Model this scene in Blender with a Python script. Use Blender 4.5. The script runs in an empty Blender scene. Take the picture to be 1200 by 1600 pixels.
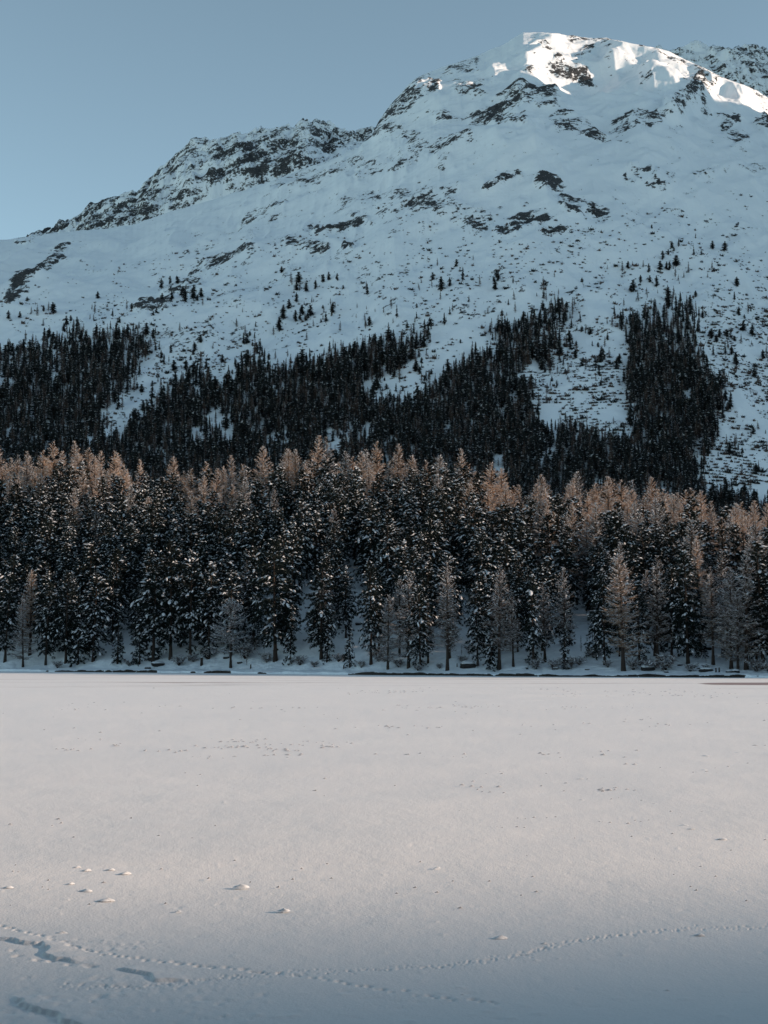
import bpy, math, random
import numpy as np
from mathutils import Vector

SC = bpy.context.scene
COL = SC.collection
R = math.radians

# ------------------------------------------------------------------ camera
F = 2222.0                      # focal length in pixels of the 1200 x 1600 photograph
CAM_Z = 3.2
PITCH = math.atan(220.0 / F)    # horizon at y = 1020
cam_d = bpy.data.cameras.new('camera')
cam_d.sensor_fit = 'VERTICAL'; cam_d.sensor_height = 36.0; cam_d.lens = 36.0 * F / 1600.0
cam_d.clip_start = 0.1; cam_d.clip_end = 20000
cam = bpy.data.objects.new('camera', cam_d); COL.objects.link(cam)
cam.location = (0, 0, CAM_Z); cam.rotation_euler = (R(90) + PITCH, 0, 0)
SC.camera = cam

# ------------------------------------------------------------------ sky, sun, exposure
SUN_EL, SUN_AZ = 14.0, 98.0     # azimuth clockwise from the view direction
world = bpy.data.worlds.new('World'); SC.world = world; world.use_nodes = True
wn, wl = world.node_tree.nodes, world.node_tree.links
wn.clear()
sky = wn.new('ShaderNodeTexSky'); sky.sky_type = 'NISHITA'; sky.sun_disc = False
sky.sun_elevation = R(SUN_EL); sky.sun_rotation = R(SUN_AZ)
sky.altitude = 1800; sky.air_density = 0.75; sky.dust_density = 0.2; sky.ozone_density = 2.2
hs = wn.new('ShaderNodeHueSaturation'); hs.inputs['Saturation'].default_value = 0.80; hs.inputs['Value'].default_value = 1.0
bg = wn.new('ShaderNodeBackground'); bg.inputs['Strength'].default_value = 0.14
wo = wn.new('ShaderNodeOutputWorld')
wl.new(sky.outputs[0], hs.inputs['Color']); tn = wn.new('ShaderNodeMix'); tn.data_type = 'RGBA'; tn.blend_type = 'MULTIPLY'; tn.inputs[0].default_value = 1.0; tn.inputs[7].default_value = (1.0, 1.065, 0.845, 1)
wl.new(hs.outputs[0], tn.inputs[6]); wl.new(tn.outputs[2], bg.inputs['Color']); wl.new(bg.outputs[0], wo.inputs['Surface'])
sd = bpy.data.lights.new('sun', 'SUN'); sd.energy = 3.55; sd.angle = R(0.53); sd.color = (1.0, 0.75, 0.56)
sun = bpy.data.objects.new('sun', sd); COL.objects.link(sun)
S = Vector((math.cos(R(SUN_EL)) * math.sin(R(SUN_AZ)), math.cos(R(SUN_EL)) * math.cos(R(SUN_AZ)), math.sin(R(SUN_EL))))
sun.rotation_euler = S.to_track_quat('Z', 'Y').to_euler()
SC.view_settings.view_transform = 'Standard'; SC.view_settings.look = 'None'
SC.view_settings.gamma = 1; SC.view_settings.use_curve_mapping = False
SC.view_settings.exposure = 0.8

rng = np.random.default_rng(7)

# ------------------------------------------------------------------ picture <-> place
CP, SP = math.cos(PITCH), math.sin(PITCH)
def ray(px, py):
    """x per metre of depth and z per metre of depth of the line of sight through a photograph pixel"""
    dx = (np.asarray(px, float) - 600) / F; dy = (800 - np.asarray(py, float)) / F
    yw = CP - dy * SP
    return dx / yw, (SP + dy * CP) / yw
def ground(px, py, z=0.0):
    a, e = ray(px, py); Y = (z - CAM_Z) / e
    return a * Y, Y
def proj(x, y, z):
    zc = z - CAM_Z
    f = y * CP + zc * SP; u = -y * SP + zc * CP
    return 600 + F * x / f, 800 - F * u / f

# ------------------------------------------------------------------ noise
def _hash(ix, iy, seed):
    h = (ix.astype(np.int64) * 374761393 + iy.astype(np.int64) * 668265263 + seed * 1442695041) & 0x7fffffff
    h = (h ^ (h >> 13)) * 1274126177 & 0x7fffffff
    h = h ^ (h >> 16)
    return (h & 0xffff) / 65535.0
def vnoise(x, y, seed=0):
    x0 = np.floor(x); y0 = np.floor(y); fx = x - x0; fy = y - y0
    fx = fx * fx * fx * (fx * (fx * 6 - 15) + 10); fy = fy * fy * fy * (fy * (fy * 6 - 15) + 10)
    a = _hash(x0, y0, seed); b = _hash(x0 + 1, y0, seed); c = _hash(x0, y0 + 1, seed); d = _hash(x0 + 1, y0 + 1, seed)
    return (a * (1 - fx) + b * fx) * (1 - fy) + (c * (1 - fx) + d * fx) * fy
def fbm(x, y, octv=4, seed=0, ridged=False, gain=0.5):
    s = np.zeros(np.broadcast(x, y).shape); amp = 1; tot = 0
    for o in range(octv):
        n = vnoise(x * 2.0 ** o + o * 17.3, y * 2.0 ** o - o * 9.1, seed + o * 31)
        if ridged: n = 1 - np.abs(2 * n - 1)
        s += amp * n; tot += amp; amp *= gain
    return s / tot
def smooth(a, b, x):
    t = np.clip((x - a) / (b - a), 0, 1); return t * t * (3 - 2 * t)

# ------------------------------------------------------------------ mesh helpers
def mesh_np(name, verts, faces, mats=(), mat_idx=None, smooth_=False, attrs=None):
    """faces: (n,3) or (n,4) int array, or a list of two such arrays"""
    me = bpy.data.meshes.new(name)
    fl = faces if isinstance(faces, list) else [faces]
    fl = [np.asarray(f, np.int32) for f in fl if len(f)]
    V = np.asarray(verts, np.float32)
    me.vertices.add(len(V)); me.vertices.foreach_set('co', V.ravel())
    loops = np.concatenate([f.ravel() for f in fl]); sizes = np.concatenate([np.full(len(f), f.shape[1], np.int32) for f in fl])
    me.loops.add(len(loops)); me.loops.foreach_set('vertex_index', loops)
    starts = np.concatenate([[0], np.cumsum(sizes)[:-1]]).astype(np.int32)
    me.polygons.add(len(sizes)); me.polygons.foreach_set('loop_start', starts); me.polygons.foreach_set('loop_total', sizes)
    for m in mats: me.materials.append(m)
    if mat_idx is not None: me.polygons.foreach_set('material_index', np.asarray(mat_idx, np.int32))
    me.polygons.foreach_set('use_smooth', np.full(len(sizes), smooth_, bool))
    for k, v in (attrs or {}).items():
        at = me.attributes.new(k, 'FLOAT', 'POINT'); at.data.foreach_set('value', np.asarray(v, np.float32).ravel())
    me.update(calc_edges=True)
    return me
def link(name, me, parent=None, **props):
    o = bpy.data.objects.new(name, me); COL.objects.link(o)
    if parent is not None: o.parent = parent
    for k, v in props.items(): o[k] = v
    return o
def empty(name, loc, label, cat, group=None, rz=0.0, sc=(1, 1, 1), rx=0.0, ry=0.0):
    o = bpy.data.objects.new(name, None); COL.objects.link(o); o.empty_display_size = 0.5
    o.location = loc; o.rotation_euler = (rx, ry, rz); o.scale = sc
    o['label'] = label; o['category'] = cat
    if group: o['group'] = group
    return o
def grid_faces(nr, nc):
    i = np.arange(nr - 1)[:, None] * nc + np.arange(nc - 1)[None, :]
    i = i.ravel()
    return np.stack([i, i + 1, i + nc + 1, i + nc], 1)

# ------------------------------------------------------------------ materials
def new_mat(name):
    m = bpy.data.materials.new(name); m.use_nodes = True
    nt = m.node_tree; b = nt.nodes['Principled BSDF']
    return m, nt, b
def N(nt, typ, **kw):
    n = nt.nodes.new(typ)
    for k, v in kw.items():
        if k in n.inputs: n.inputs[k].default_value = v
        else: setattr(n, k, v)
    return n
def mathn(nt, op, a, b=None, clamp=False):
    n = nt.nodes.new('ShaderNodeMath'); n.operation = op; n.use_clamp = clamp
    for i, v in enumerate((a, b)):
        if v is None: continue
        if isinstance(v, (int, float)): n.inputs[i].default_value = v
        else: nt.links.new(v, n.inputs[i])
    return n.outputs[0]
def mixc(nt, fac, c1, c2):
    n = nt.nodes.new('ShaderNodeMix'); n.data_type = 'RGBA'
    for s, v in ((n.inputs[0], fac), (n.inputs[6], c1), (n.inputs[7], c2)):
        if isinstance(v, (int, float)): s.default_value = v
        elif isinstance(v, tuple): s.default_value = (*v, 1) if len(v) == 3 else v
        else: nt.links.new(v, s)
    return n.outputs[2]
def noise(nt, vec, scale, detail=4, rough=0.55):
    n = N(nt, 'ShaderNodeTexNoise', Scale=scale, Detail=detail, Roughness=rough); nt.links.new(vec, n.inputs['Vector']); return n.outputs['Fac']
def ramp(nt, fac, p0, p1):
    n = nt.nodes.new('ShaderNodeMapRange'); n.clamp = True; n.interpolation_type = 'SMOOTHSTEP'
    nt.links.new(fac, n.inputs[0]); n.inputs[1].default_value = p0; n.inputs[2].default_value = p1
    return n.outputs[0]
def coords(nt, scale=(1, 1, 1)):
    g = nt.nodes.new('ShaderNodeNewGeometry'); mp = nt.nodes.new('ShaderNodeMapping'); mp.inputs['Scale'].default_value = scale
    nt.links.new(g.outputs['Position'], mp.inputs['Vector']); return mp.outputs[0]
def attr(nt, name):
    n = nt.nodes.new('ShaderNodeAttribute'); n.attribute_name = name; return n.outputs['Fac']
def bump(nt, b, h, strength, dist):
    n = nt.nodes.new('ShaderNodeBump'); n.inputs['Strength'].default_value = strength; n.inputs['Distance'].default_value = dist
    nt.links.new(h, n.inputs['Height']); nt.links.new(n.outputs[0], b.inputs['Normal'])

SNOW = (0.80, 0.83, 0.87)
def mat_mountain():
    m, nt, b = new_mat('mountain_snow_and_rock')
    p = coords(nt)
    rot = nt.nodes.new('ShaderNodeMapping'); rot.inputs['Rotation'].default_value = (0, R(24), 0); nt.links.new(p, rot.inputs['Vector'])
    sq = nt.nodes.new('ShaderNodeMapping'); sq.inputs['Scale'].default_value = (0.7, 0.26, 1.0); nt.links.new(rot.outputs[0], sq.inputs['Vector']); ps = sq.outputs[0]
    n1 = noise(nt, ps, 0.045, 10, 0.74); n2 = noise(nt, ps, 0.22, 5, 0.7)
    r = attr(nt, 'rock')
    f = mathn(nt, 'ADD', mathn(nt, 'MULTIPLY', mathn(nt, 'SUBTRACT', n1, 0.5), 3.0), mathn(nt, 'MULTIPLY', mathn(nt, 'SUBTRACT', n2, 0.5), 1.9))
    f = mathn(nt, 'ADD', f, r)
    rf = ramp(nt, f, 0.50, 0.60)
    rc = mixc(nt, noise(nt, p, 0.06, 4), (0.022, 0.023, 0.026), (0.074, 0.078, 0.084))
    rc = mixc(nt, ramp(nt, noise(nt, p, 0.5, 3), 0.5, 0.75), rc, (0.15, 0.143, 0.14))
    sc = mixc(nt, noise(nt, p, 0.01, 3), (0.76, 0.80, 0.85), SNOW)
    nt.links.new(mixc(nt, rf, sc, rc), b.inputs['Base Color'])
    b.inputs['Roughness'].default_value = 0.85; b.inputs['Specular IOR Level'].default_value = 0.15
    h = mathn(nt, 'ADD', mathn(nt, 'MULTIPLY', n2, rf), mathn(nt, 'MULTIPLY', noise(nt, p, 0.05, 6), 0.5))
    bump(nt, b, h, 0.7, 6.0)
    return m
def mat_bank():
    m, nt, b = new_mat('snowy_bank')
    p = coords(nt)
    s = attr(nt, 'soil')
    n1 = noise(nt, p, 0.9, 5, 0.7)
    f = mathn(nt, 'ADD', s, mathn(nt, 'MULTIPLY', mathn(nt, 'SUBTRACT', n1, 0.5), 1.6))
    rf = ramp(nt, f, 0.5, 0.6)
    rc = mixc(nt, noise(nt, p, 2.5, 3), (0.012, 0.011, 0.012), (0.06, 0.045, 0.035))
    nt.links.new(mixc(nt, rf, SNOW, rc), b.inputs['Base Color'])
    b.inputs['Roughness'].default_value = 0.8; b.inputs['Specular IOR Level'].default_value = 0.15
    bump(nt, b, noise(nt, p, 0.8, 6), 0.8, 0.5)
    return m
def mat_lake():
    m, nt, b = new_mat('lake_snow')
    p = coords(nt)
    ice = attr(nt, 'ice')
    pst = coords(nt, (0.018, 0.35, 1)); ns = noise(nt, pst, 1.0, 4, 0.6)
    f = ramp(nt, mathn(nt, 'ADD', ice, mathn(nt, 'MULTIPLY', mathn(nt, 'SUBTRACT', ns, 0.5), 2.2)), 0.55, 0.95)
    grey = mixc(nt, noise(nt, p, 0.03, 3), (0.83, 0.82, 0.82), (0.87, 0.86, 0.855))
    fine = noise(nt, p, 22, 3, 0.7)
    grey = mixc(nt, mathn(nt, 'MULTIPLY', ramp(nt, fine, 0.35, 0.75), 0.30), grey, (0.72, 0.72, 0.73))
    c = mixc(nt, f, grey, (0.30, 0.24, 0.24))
    nt.links.new(c, b.inputs['Base Color'])
    b.inputs['Roughness'].default_value = 0.75; b.inputs['Specular IOR Level'].default_value = 0.2
    h = mathn(nt, 'ADD', mathn(nt, 'MULTIPLY', noise(nt, p, 30, 2, 0.6), 0.30), mathn(nt, 'MULTIPLY', noise(nt, coords(nt, (1, 0.5, 1)), 7, 5, 0.65), 0.45))
    bump(nt, b, h, 0.6, 0.03)
    return m
def mat_plain(name, c1, c2, scale=3.0, rough=0.8, spec=0.1, trans=0.0, hue_obj=0.0):
    m, nt, b = new_mat(name)
    p = coords(nt)
    c = mixc(nt, noise(nt, p, scale, 3), c1, c2)
    if hue_obj:
        oi = nt.nodes.new('ShaderNodeObjectInfo'); h = nt.nodes.new('ShaderNodeHueSaturation')
        v = mathn(nt, 'ADD', mathn(nt, 'MULTIPLY', oi.outputs['Random'], hue_obj), 1 - hue_obj / 2)
        nt.links.new(v, h.inputs['Value']); nt.links.new(c, h.inputs['Color']); c = h.outputs[0]
    nt.links.new(c, b.inputs['Base Color'])
    b.inputs['Roughness'].default_value = rough; b.inputs['Specular IOR Level'].default_value = spec
    if trans:
        tr = nt.nodes.new('ShaderNodeBsdfTranslucent'); nt.links.new(c, tr.inputs['Color'])
        mx = nt.nodes.new('ShaderNodeMixShader'); mx.inputs[0].default_value = trans
        nt.links.new(b.outputs[0], mx.inputs[1]); nt.links.new(tr.outputs[0], mx.inputs[2])
        nt.links.new(mx.outputs[0], nt.nodes['Material Output'].inputs['Surface'])
    return m
M_MOUNT = mat_mountain(); M_BANK = mat_bank(); M_LAKE = mat_lake()
M_BARK = mat_plain('bark', (0.022, 0.017, 0.015), (0.06, 0.045, 0.038), 4.0)
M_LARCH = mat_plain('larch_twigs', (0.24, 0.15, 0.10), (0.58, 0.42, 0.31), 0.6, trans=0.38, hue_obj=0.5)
M_GREYLARCH = mat_plain('frosted_shade_larch_twigs', (0.07, 0.055, 0.047), (0.20, 0.16, 0.135), 0.6, trans=0.25, hue_obj=0.6)  # grey frost, plus the low rows' shade darkened into the twig colour
M_NEEDLE = mat_plain('pine_needles', (0.008, 0.012, 0.012), (0.020, 0.027, 0.024), 1.0, trans=0.04, hue_obj=0.4)
M_FARNEEDLE = mat_plain('far_needles', (0.014, 0.018, 0.020), (0.030, 0.034, 0.035), 0.4)
M_TSNOW = mat_plain('snow_on_branches', (0.52, 0.54, 0.58), (0.76, 0.78, 0.82), 2.0, trans=0.15)
M_TWIG = mat_plain('bush_twigs', (0.05, 0.035, 0.03), (0.13, 0.10, 0.09), 3.0)
M_ROCK = mat_plain('boulder_rock', (0.012, 0.012, 0.014), (0.05, 0.045, 0.042), 3.0)
M_CRUMB = mat_plain('shade_grey_crumbs', (0.38, 0.38, 0.40), (0.55, 0.55, 0.57), 2.0)  # grey painted in for the crumbs' shaded sides, darker than the lake snow
M_LUMP = mat_plain('lump_snow', (0.74, 0.76, 0.78), (0.82, 0.83, 0.85), 20.0)

# ------------------------------------------------------------------ the air between here and the peaks
HAZE = 0
if HAZE:
    hm = bpy.data.materials.new('haze_air'); hm.use_nodes = True; hm.node_tree.nodes.clear()
    pv = hm.node_tree.nodes.new('ShaderNodeVolumePrincipled'); pv.inputs['Density'].default_value = HAZE; pv.inputs['Color'].default_value = (0.92, 0.95, 1.0, 1); pv.inputs['Anisotropy'].default_value = 0.2
    ho = hm.node_tree.nodes.new('ShaderNodeOutputMaterial'); hm.node_tree.links.new(pv.outputs[0], ho.inputs['Volume'])
    hv = [(x, y, z) for z in (-1.5, 2200) for x, y in ((-6500, -3500), (6500, -3500), (6500, 7500), (-6500, 7500))]
    hme = mesh_np('haze', hv, np.array([[3, 2, 1, 0], [4, 5, 6, 7], [0, 1, 5, 4], [1, 2, 6, 5], [2, 3, 7, 6], [3, 0, 4, 7]]), [hm])
    link('haze', hme, kind='stuff')

# ================================================================== MOUNTAIN
def col_of(px):     # tangent azimuth of a photograph column at mid height
    return (np.asarray(px, float) - 600) / F / CP
E = lambda py: ray(600, py)[1]
front = np.array([(-400, 430), (-150, 395), (0, 376), (60, 368), (110, 362), (160, 358), (200, 352), (250, 335), (340, 310), (430, 281), (470, 266), (520, 250), (560, 232),
                  (580, 215), (585, 205), (590, 194), (600, 180), (612, 164), (625, 150), (640, 134), (650, 125), (670, 115), (690, 108), (715, 100), (740, 92), (770, 80), (790, 72), (810, 60), (825, 53), (850, 52),
                  (900, 56), (930, 61), (960, 61), (1000, 70), (1040, 77), (1060, 82), (1085, 94), (1110, 105), (1150, 125), (1200, 142), (1300, 210), (1500, 330), (1800, 430)], float)
back = np.array([(-400, 520), (60, 372), (90, 358), (120, 340), (165, 322), (205, 310), (225, 290), (262, 262), (290, 234), (312, 230), (345, 226), (365, 217), (400, 214),
                 (440, 204), (470, 194), (500, 202), (520, 208), (550, 211), (580, 212), (620, 230), (700, 300), (900, 250), (1000, 100), (1050, 84), (1075, 78), (1090, 77), (1120, 79),
                 (1150, 76), (1180, 78), (1200, 82), (1300, 130), (1500, 260), (1800, 420)], float)
ac = np.concatenate([np.linspace(-0.62, -0.305, 40)[:-1], np.linspace(-0.305, 0.305, 900), np.linspace(0.305, 0.62, 40)[1:]])
Yr = np.concatenate([np.linspace(520, 840, 12), np.linspace(850, 3050, 480), np.linspace(3060, 4100, 190), np.linspace(4200, 5600, 12)])
A, Y = np.meshgrid(ac, Yr)
pxc = 600 + A * F * CP
pxm = pxc[0]
Ef = E(np.interp(pxm, front[:, 0], front[:, 1])); Eb = E(np.interp(pxm, back[:, 0], back[:, 1]))
Yc = np.interp(pxm, [-400, 0, 300, 560, 700, 900, 1200, 1800], [2300, 2450, 2600, 2700, 2800, 2850, 2850, 2700])
Y0 = 850.0
T = (Y - Y0) / (Yc[None, :] - Y0)
def prof(t):
    up = np.clip(t, 0, None)
    g = up * (1.0 + 0.10 * np.sin(up * 5.0) * (1 - np.clip(up, 0, 1)))
    r = np.where(t < 1, g - 0.05 * np.clip(t, 0, 1) ** 6, 0.95 - 1.25 * (t - 1))
    return np.where(t < 0, 0.03 * t, r)
g0 = prof(T) * 900
X = A * Y
env = smooth(0.02, 0.3, T) * (1 - 0.88 * smooth(0.75, 1.0, T))
rel = (fbm(X / 420, Y / 520, 5, 3) - 0.5) * 120 + (fbm(X / 130 + 3, Y / 240, 4, 9, True) - 0.5) * 34
pu = np.linspace(-420, 1820, 2241)
def blur(v, sg):
    k = np.exp(-0.5 * (np.arange(-3 * sg, 3 * sg + 1) / sg) ** 2); k /= k.sum()
    return np.convolve(np.pad(v, 3 * sg, mode='edge'), k, mode='valid')
Es = np.interp(pxm, pu, blur(E(np.interp(pu, front[:, 0], front[:, 1])), 75))
emax = np.max(np.where(T < 1.02, g0 / Y, -1), axis=0)
w_ = smooth(0.62, 0.98, T)
Eeff = Es[None, :] * (1 - w_) + Ef[None, :] * w_
zf = g0 * (Eeff + CAM_Z / Yc[None, :]) / emax[None, :] + rel * env
zf = np.where(T < 1.0, np.minimum(zf, Ef[None, :] * Y + CAM_Z - 2 - 14 * (1 - T) ), zf)
zf = np.where(T > 1, np.maximum(zf, zf.max(axis=0)[None, :] - 260 - (Y - Yc) * 0.1), zf)
# back summits
Ybc = np.interp(pxm, [0, 600, 900, 1200], [3750, 3650, 3500, 3550]); Tb = (Y - 3150) / (Ybc[None, :] - 3150)
base_b = 0.80
gb = np.where(Tb < 0, base_b + 1.2 * Tb, np.where(Tb < 1, base_b + (1 - base_b) * Tb, 1 - 0.6 * (Tb - 1)))
zb = gb * (Eb * Ybc)[None, :]
pr = np.abs((fbm(X / 95, Y / 120 + X / 300, 5, 21, True) - 0.5)) * 90 * (Tb > -0.5) * (1 - 0.7 * smooth(0.9, 1.05, Tb))
zb = zb - pr * 0.8 + 8
zb = np.where(Y < 2700, -500, zb)
z = np.maximum(zf, zb)
is_back = (zb > zf)
PX, PY = proj(X, Y, z)
# ---- relief read off the photograph: ribs, shoulders and bowls near the top
def polydist(px, py, pts):
    d = np.full(px.shape, 1e9)
    for (x1, y1), (x2, y2) in zip(pts[:-1], pts[1:]):
        vx, vy = x2 - x1, y2 - y1; t = np.clip(((px - x1) * vx + (py - y1) * vy) / (vx * vx + vy * vy), 0, 1)
        d = np.minimum(d, np.hypot(px - x1 - t * vx, py - y1 - t * vy))
    return d
def seld(m, pts, f):
    out = np.zeros(PX.shape)
    xs = [p[0] for p in pts]; ys = [p[1] for p in pts]
    w = (PX > min(xs) - m) & (PX < max(xs) + m) & (PY > min(ys) - m) & (PY < max(ys) + m) & ~is_back & (T < 1.05)
    out[w] = f(polydist(PX[w], PY[w], pts)); return out
def ridge(pts, h, w): return seld(4 * w, pts, lambda d: h * np.exp(-(d / w) ** 2))
warpx = (fbm(X / 60, Y / 60, 3, 77) - 0.5) * 26; warpy = (fbm(X / 60, Y / 60, 3, 78) - 0.5) * 26
PX0, PY0 = PX, PY
PX = PX + warpx; PY = PY + warpy
dz = ridge([(815, 150), (822, 125), (835, 95), (850, 75), (870, 62)], 15, 15)      # sunlit rib
dz += ridge([(970, 90), (992, 96), (1020, 110), (1035, 125), (1075, 138), (1120, 140)], 30, 16)   # ridge behind the bowl
dz += ridge([(1045, 185), (1085, 165), (1125, 148), (1160, 160)], 28, 14)
dz += ridge([(900, 130), (935, 150), (960, 190)], -26, 34)       # bowl
dz += ridge([(760, 130), (740, 170)], -16, 30)
dz += ridge([(1060, 100), (1120, 118), (1190, 150)], -10, 12)
# ---- rock patches (x1, y1, x2, y2, half width, strength)
rocks = [(14, 471, 98, 405, 8, 1.1), (30, 382, 52, 384, 4, .8), (300, 440, 330, 418, 9, .8), (330, 424, 378, 404, 11, 1.15), (218, 492, 268, 478, 8, 1.05), (255, 462, 310, 455, 8, .6),
         (385, 352, 440, 326, 9, .75), (495, 368, 570, 361, 7, 1.0), (455, 392, 508, 396, 9, .85), (540, 395, 552, 399, 5, .8), (380, 388, 394, 380, 5, .8), (765, 307, 815, 286, 5, .95), (848, 296, 868, 298, 9, 1.1),
         (806, 357, 845, 345, 9, 1.2), (782, 369, 806, 369, 7, .95), (850, 370, 888, 364, 4, .85), (876, 322, 945, 338, 7, .75), (988, 274, 1012, 278, 5, .9), (1024, 285, 1033, 292, 5, .9),
         (922, 205, 945, 214, 9, .85), (950, 218, 968, 224, 6, .85), (970, 180, 1025, 195, 17, .62), (862, 182, 890, 172, 8, .85), (875, 208, 910, 196, 12, .62),
         (680, 192, 745, 182, 7, .85), (745, 182, 800, 164, 12, .95), (765, 190, 815, 186, 8, .85), (800, 160, 862, 155, 9, .75), (866, 98, 885, 104, 6, .9), (880, 104, 915, 112, 7, 1.05), (845, 150, 868, 142, 6, .85), (905, 95, 925, 85, 6, .7),
         (826, 133, 834, 122, 5, .8), (584, 212, 600, 178, 9, 1.25), (600, 186, 640, 150, 12, .85), (636, 156, 678, 138, 7, .95), (648, 134, 665, 120, 5, .8), (700, 115, 740, 108, 7, .5), (715, 140, 745, 135, 9, .6),
         (1068, 178, 1095, 160, 8, .85), (1105, 160, 1135, 142, 8, .7), (1128, 190, 1160, 197, 7, 1.0), (1190, 198, 1204, 206, 7, 1.15), (1140, 212, 1165, 232, 10, .65), (1046, 195, 1068, 182, 6, .7),
         (895, 60, 962, 76, 7, .62), (1012, 98, 1062, 122, 7, .5), (1120, 128, 1190, 158, 9, .48), (1090, 140, 1110, 190, 7, .6), (842, 82, 862, 90, 6, .6), (930, 65, 950, 78, 6, .7), (960, 68, 1010, 80, 6, .62), (1000, 130, 1012, 126, 4, .8), (640, 346, 682, 336, 5, .85), (560, 180 + 100, 640, 262, 8, .5), (560, 330, 700, 318, 22, .45), (640, 330, 760, 352, 16, .42),
         (1090, 288, 1130, 272, 8, .5), (980, 285, 1050, 298, 7, .45), (1160, 268, 1195, 272, 5, .5), (1000, 88, 1012, 95, 4, .7), (1110, 500, 1200, 520, 40, .05), (1120, 640, 1200, 690, 50, .05), (850, 530, 960, 600, 40, .0), (260, 560, 330, 530, 14, .15), (640, 520, 730, 500, 12, .1), (440, 300, 560, 262, 14, .36),
         (25, 372, 90, 362, 4, .5), (600, 205, 690, 250, 10, .35), (650, 250, 730, 222, 8, .42)]
rock = np.zeros(PX.shape)
rocks = [(a1, b1, a2, b2, w * 1.15, .25 + .39 * s) for a1, b1, a2, b2, w, s in rocks]
for x1, y1, x2, y2, w, s in rocks:
    rock = np.maximum(rock, seld(2.5 * w, [(x1, y1), (x2, y2)], lambda d, w=w, s=s: s * (1 - smooth(0.45 * w, 1.5 * w, d))))
# thin scatter of stones over the open slope
dens = np.interp(PY, [200, 300, 340, 450, 600], [-.3, .02, 0.12, 0.13, 0.10]) * smooth(250, 560, PX + (PY - 330) * 1.2)
rock = np.maximum(rock - .25 * (rock <= 0), dens * (0.3 + 1.2 * fbm(X / 90, Y / 120, 3, 55)) * ~is_back)
rb = np.where(is_back, 0.20 + 0.95 * (fbm((X * .8 + z * .6) / 150, (-X * .6 + z * .8) / 42, 4, 91) - 0.28), 0)
rb = np.where(is_back & (pxc < 240), rb + 0.12, rb)
rock = np.maximum(rock, rb)
dark = seld(60, [(210, 318), (290, 285), (330, 258), (360, 235)], lambda d: d) if False else 0
ALONG = X * .80 + z * .60; ACR = -X * .60 + z * .80          # strata and gullies climb to the right
crag = .55 * fbm(ALONG / 60, ACR / 16, 4, 12, True) + .45 * fbm(X / 20, Y / 30, 4, 13, True) - 0.35
gully = fbm(ALONG / 210, ACR / 55, 4, 15, True) - .5
dz += gully * 16 * smooth(.1, .4, T) * (1 - .8 * smooth(.85, 1, T)) * (~is_back)
dz += np.clip(rock, 0, 1) ** 1.2 * crag * 26
dz += np.where(is_back, (fbm(ALONG / 110, ACR / 30, 4, 14, True) - 0.4) * 42, 0)
dz += (fbm(X / 34, Y / 44, 3, 5) - 0.5) * 3.0 * smooth(0.05, 0.2, T)
dz *= 1 - 0.75 * (np.abs(T - 1) < 0.02)
z = z + dz
z = np.where((T < 1.05) & ~is_back, np.minimum(z, Ef[None, :] * Y + CAM_Z - 5 + (fbm(X / 22, Y / 22, 3, 99) - .5) * 6), z)
z = np.where(Y <= 850, 6.0 + 0 * Y, z + 6)
me = mesh_np('mountain', np.stack([X, Y, z], 2).reshape(-1, 3), grid_faces(*X.shape), [M_MOUNT], smooth_=True, attrs={'rock': rock})
link('mountain', me, kind='structure')
MX, MY, MZ = X, Y, z
MPX, MPY = proj(X, Y, z)
_front_rows = np.arange(len(Yr))[(Yr >= 850) & (Yr < 3040)]
_mp = np.minimum.accumulate(MPY[_front_rows], axis=0)
def on_mountain(px, py):
    """the point of the mountain seen at a photograph pixel"""
    c = int(np.clip(np.searchsorted(ac, (px - 600) / F / CP), 1, len(ac) - 1))
    colv = _mp[:, c]
    r = int(np.searchsorted(-colv, -py)); r = min(max(r, 1), len(_front_rows) - 1)
    rr = _front_rows[r]
    return MX[rr, c], MY[rr, c], MZ[rr, c]

# ---- added unseen hills that shade the mountain face and the near lake snow
xs = np.linspace(1150, 3000, 60); ys = np.concatenate([np.linspace(-20, 3400, 150), np.linspace(3450, 5200, 20)])
XX, YY = np.meshgrid(xs, ys)
shade_ridge_h = np.interp(YY, [0, 200, 470, 680, 1150, 1800, 2040, 2110, 2250, 2640, 2780, 2880, 3500, 5200], [0, 20, 430, 800, 1100, 1435, 1430, 1290, 1255, 1275, 1690, 2180, 2240, 1200])
tent = np.clip(1 - np.abs(XX - 1950) / 850, 0, 1) ** 0.9
zz = shade_ridge_h * tent + (fbm(XX / 160, YY / 160, 4, 41) - 0.5) * 60 * tent
zz[:, 0] = 0; zz[:, -1] = 0
me = mesh_np('unseen_shade_ridge', np.stack([XX, YY, zz], 2).reshape(-1, 3), grid_faces(*XX.shape), [M_MOUNT], smooth_=True, attrs={'rock': 0.25 + 0 * XX})
link('unseen_shade_ridge', me, kind='structure')
xs = np.linspace(340, 860, 53); ys = np.linspace(-447.4, 132.6, 120)
XX, YY = np.meshgrid(xs, ys)
hh = np.interp(YY, [-447.4, -285.4, -72.9, 132.6], [345, 302, 155.7, 0])  # unseen hill, profile set for a soft shadow edge across the foreground
SHADE_HILL_T = np.clip(1 - np.abs(XX - 600) / 260, 0, 1)
zz = hh * SHADE_HILL_T + (fbm(XX / 40, YY / 40, 3, 43) - 0.5) * 1.2 * SHADE_HILL_T * np.clip(hh / 40, 0, 1) - 0.3
me = mesh_np('unseen_shade_hill', np.stack([XX, YY, zz], 2).reshape(-1, 3), grid_faces(*XX.shape), [M_MOUNT], smooth_=True, attrs={'rock': 0.2 + 0 * XX})
link('unseen_shade_hill', me, kind='structure')

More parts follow.
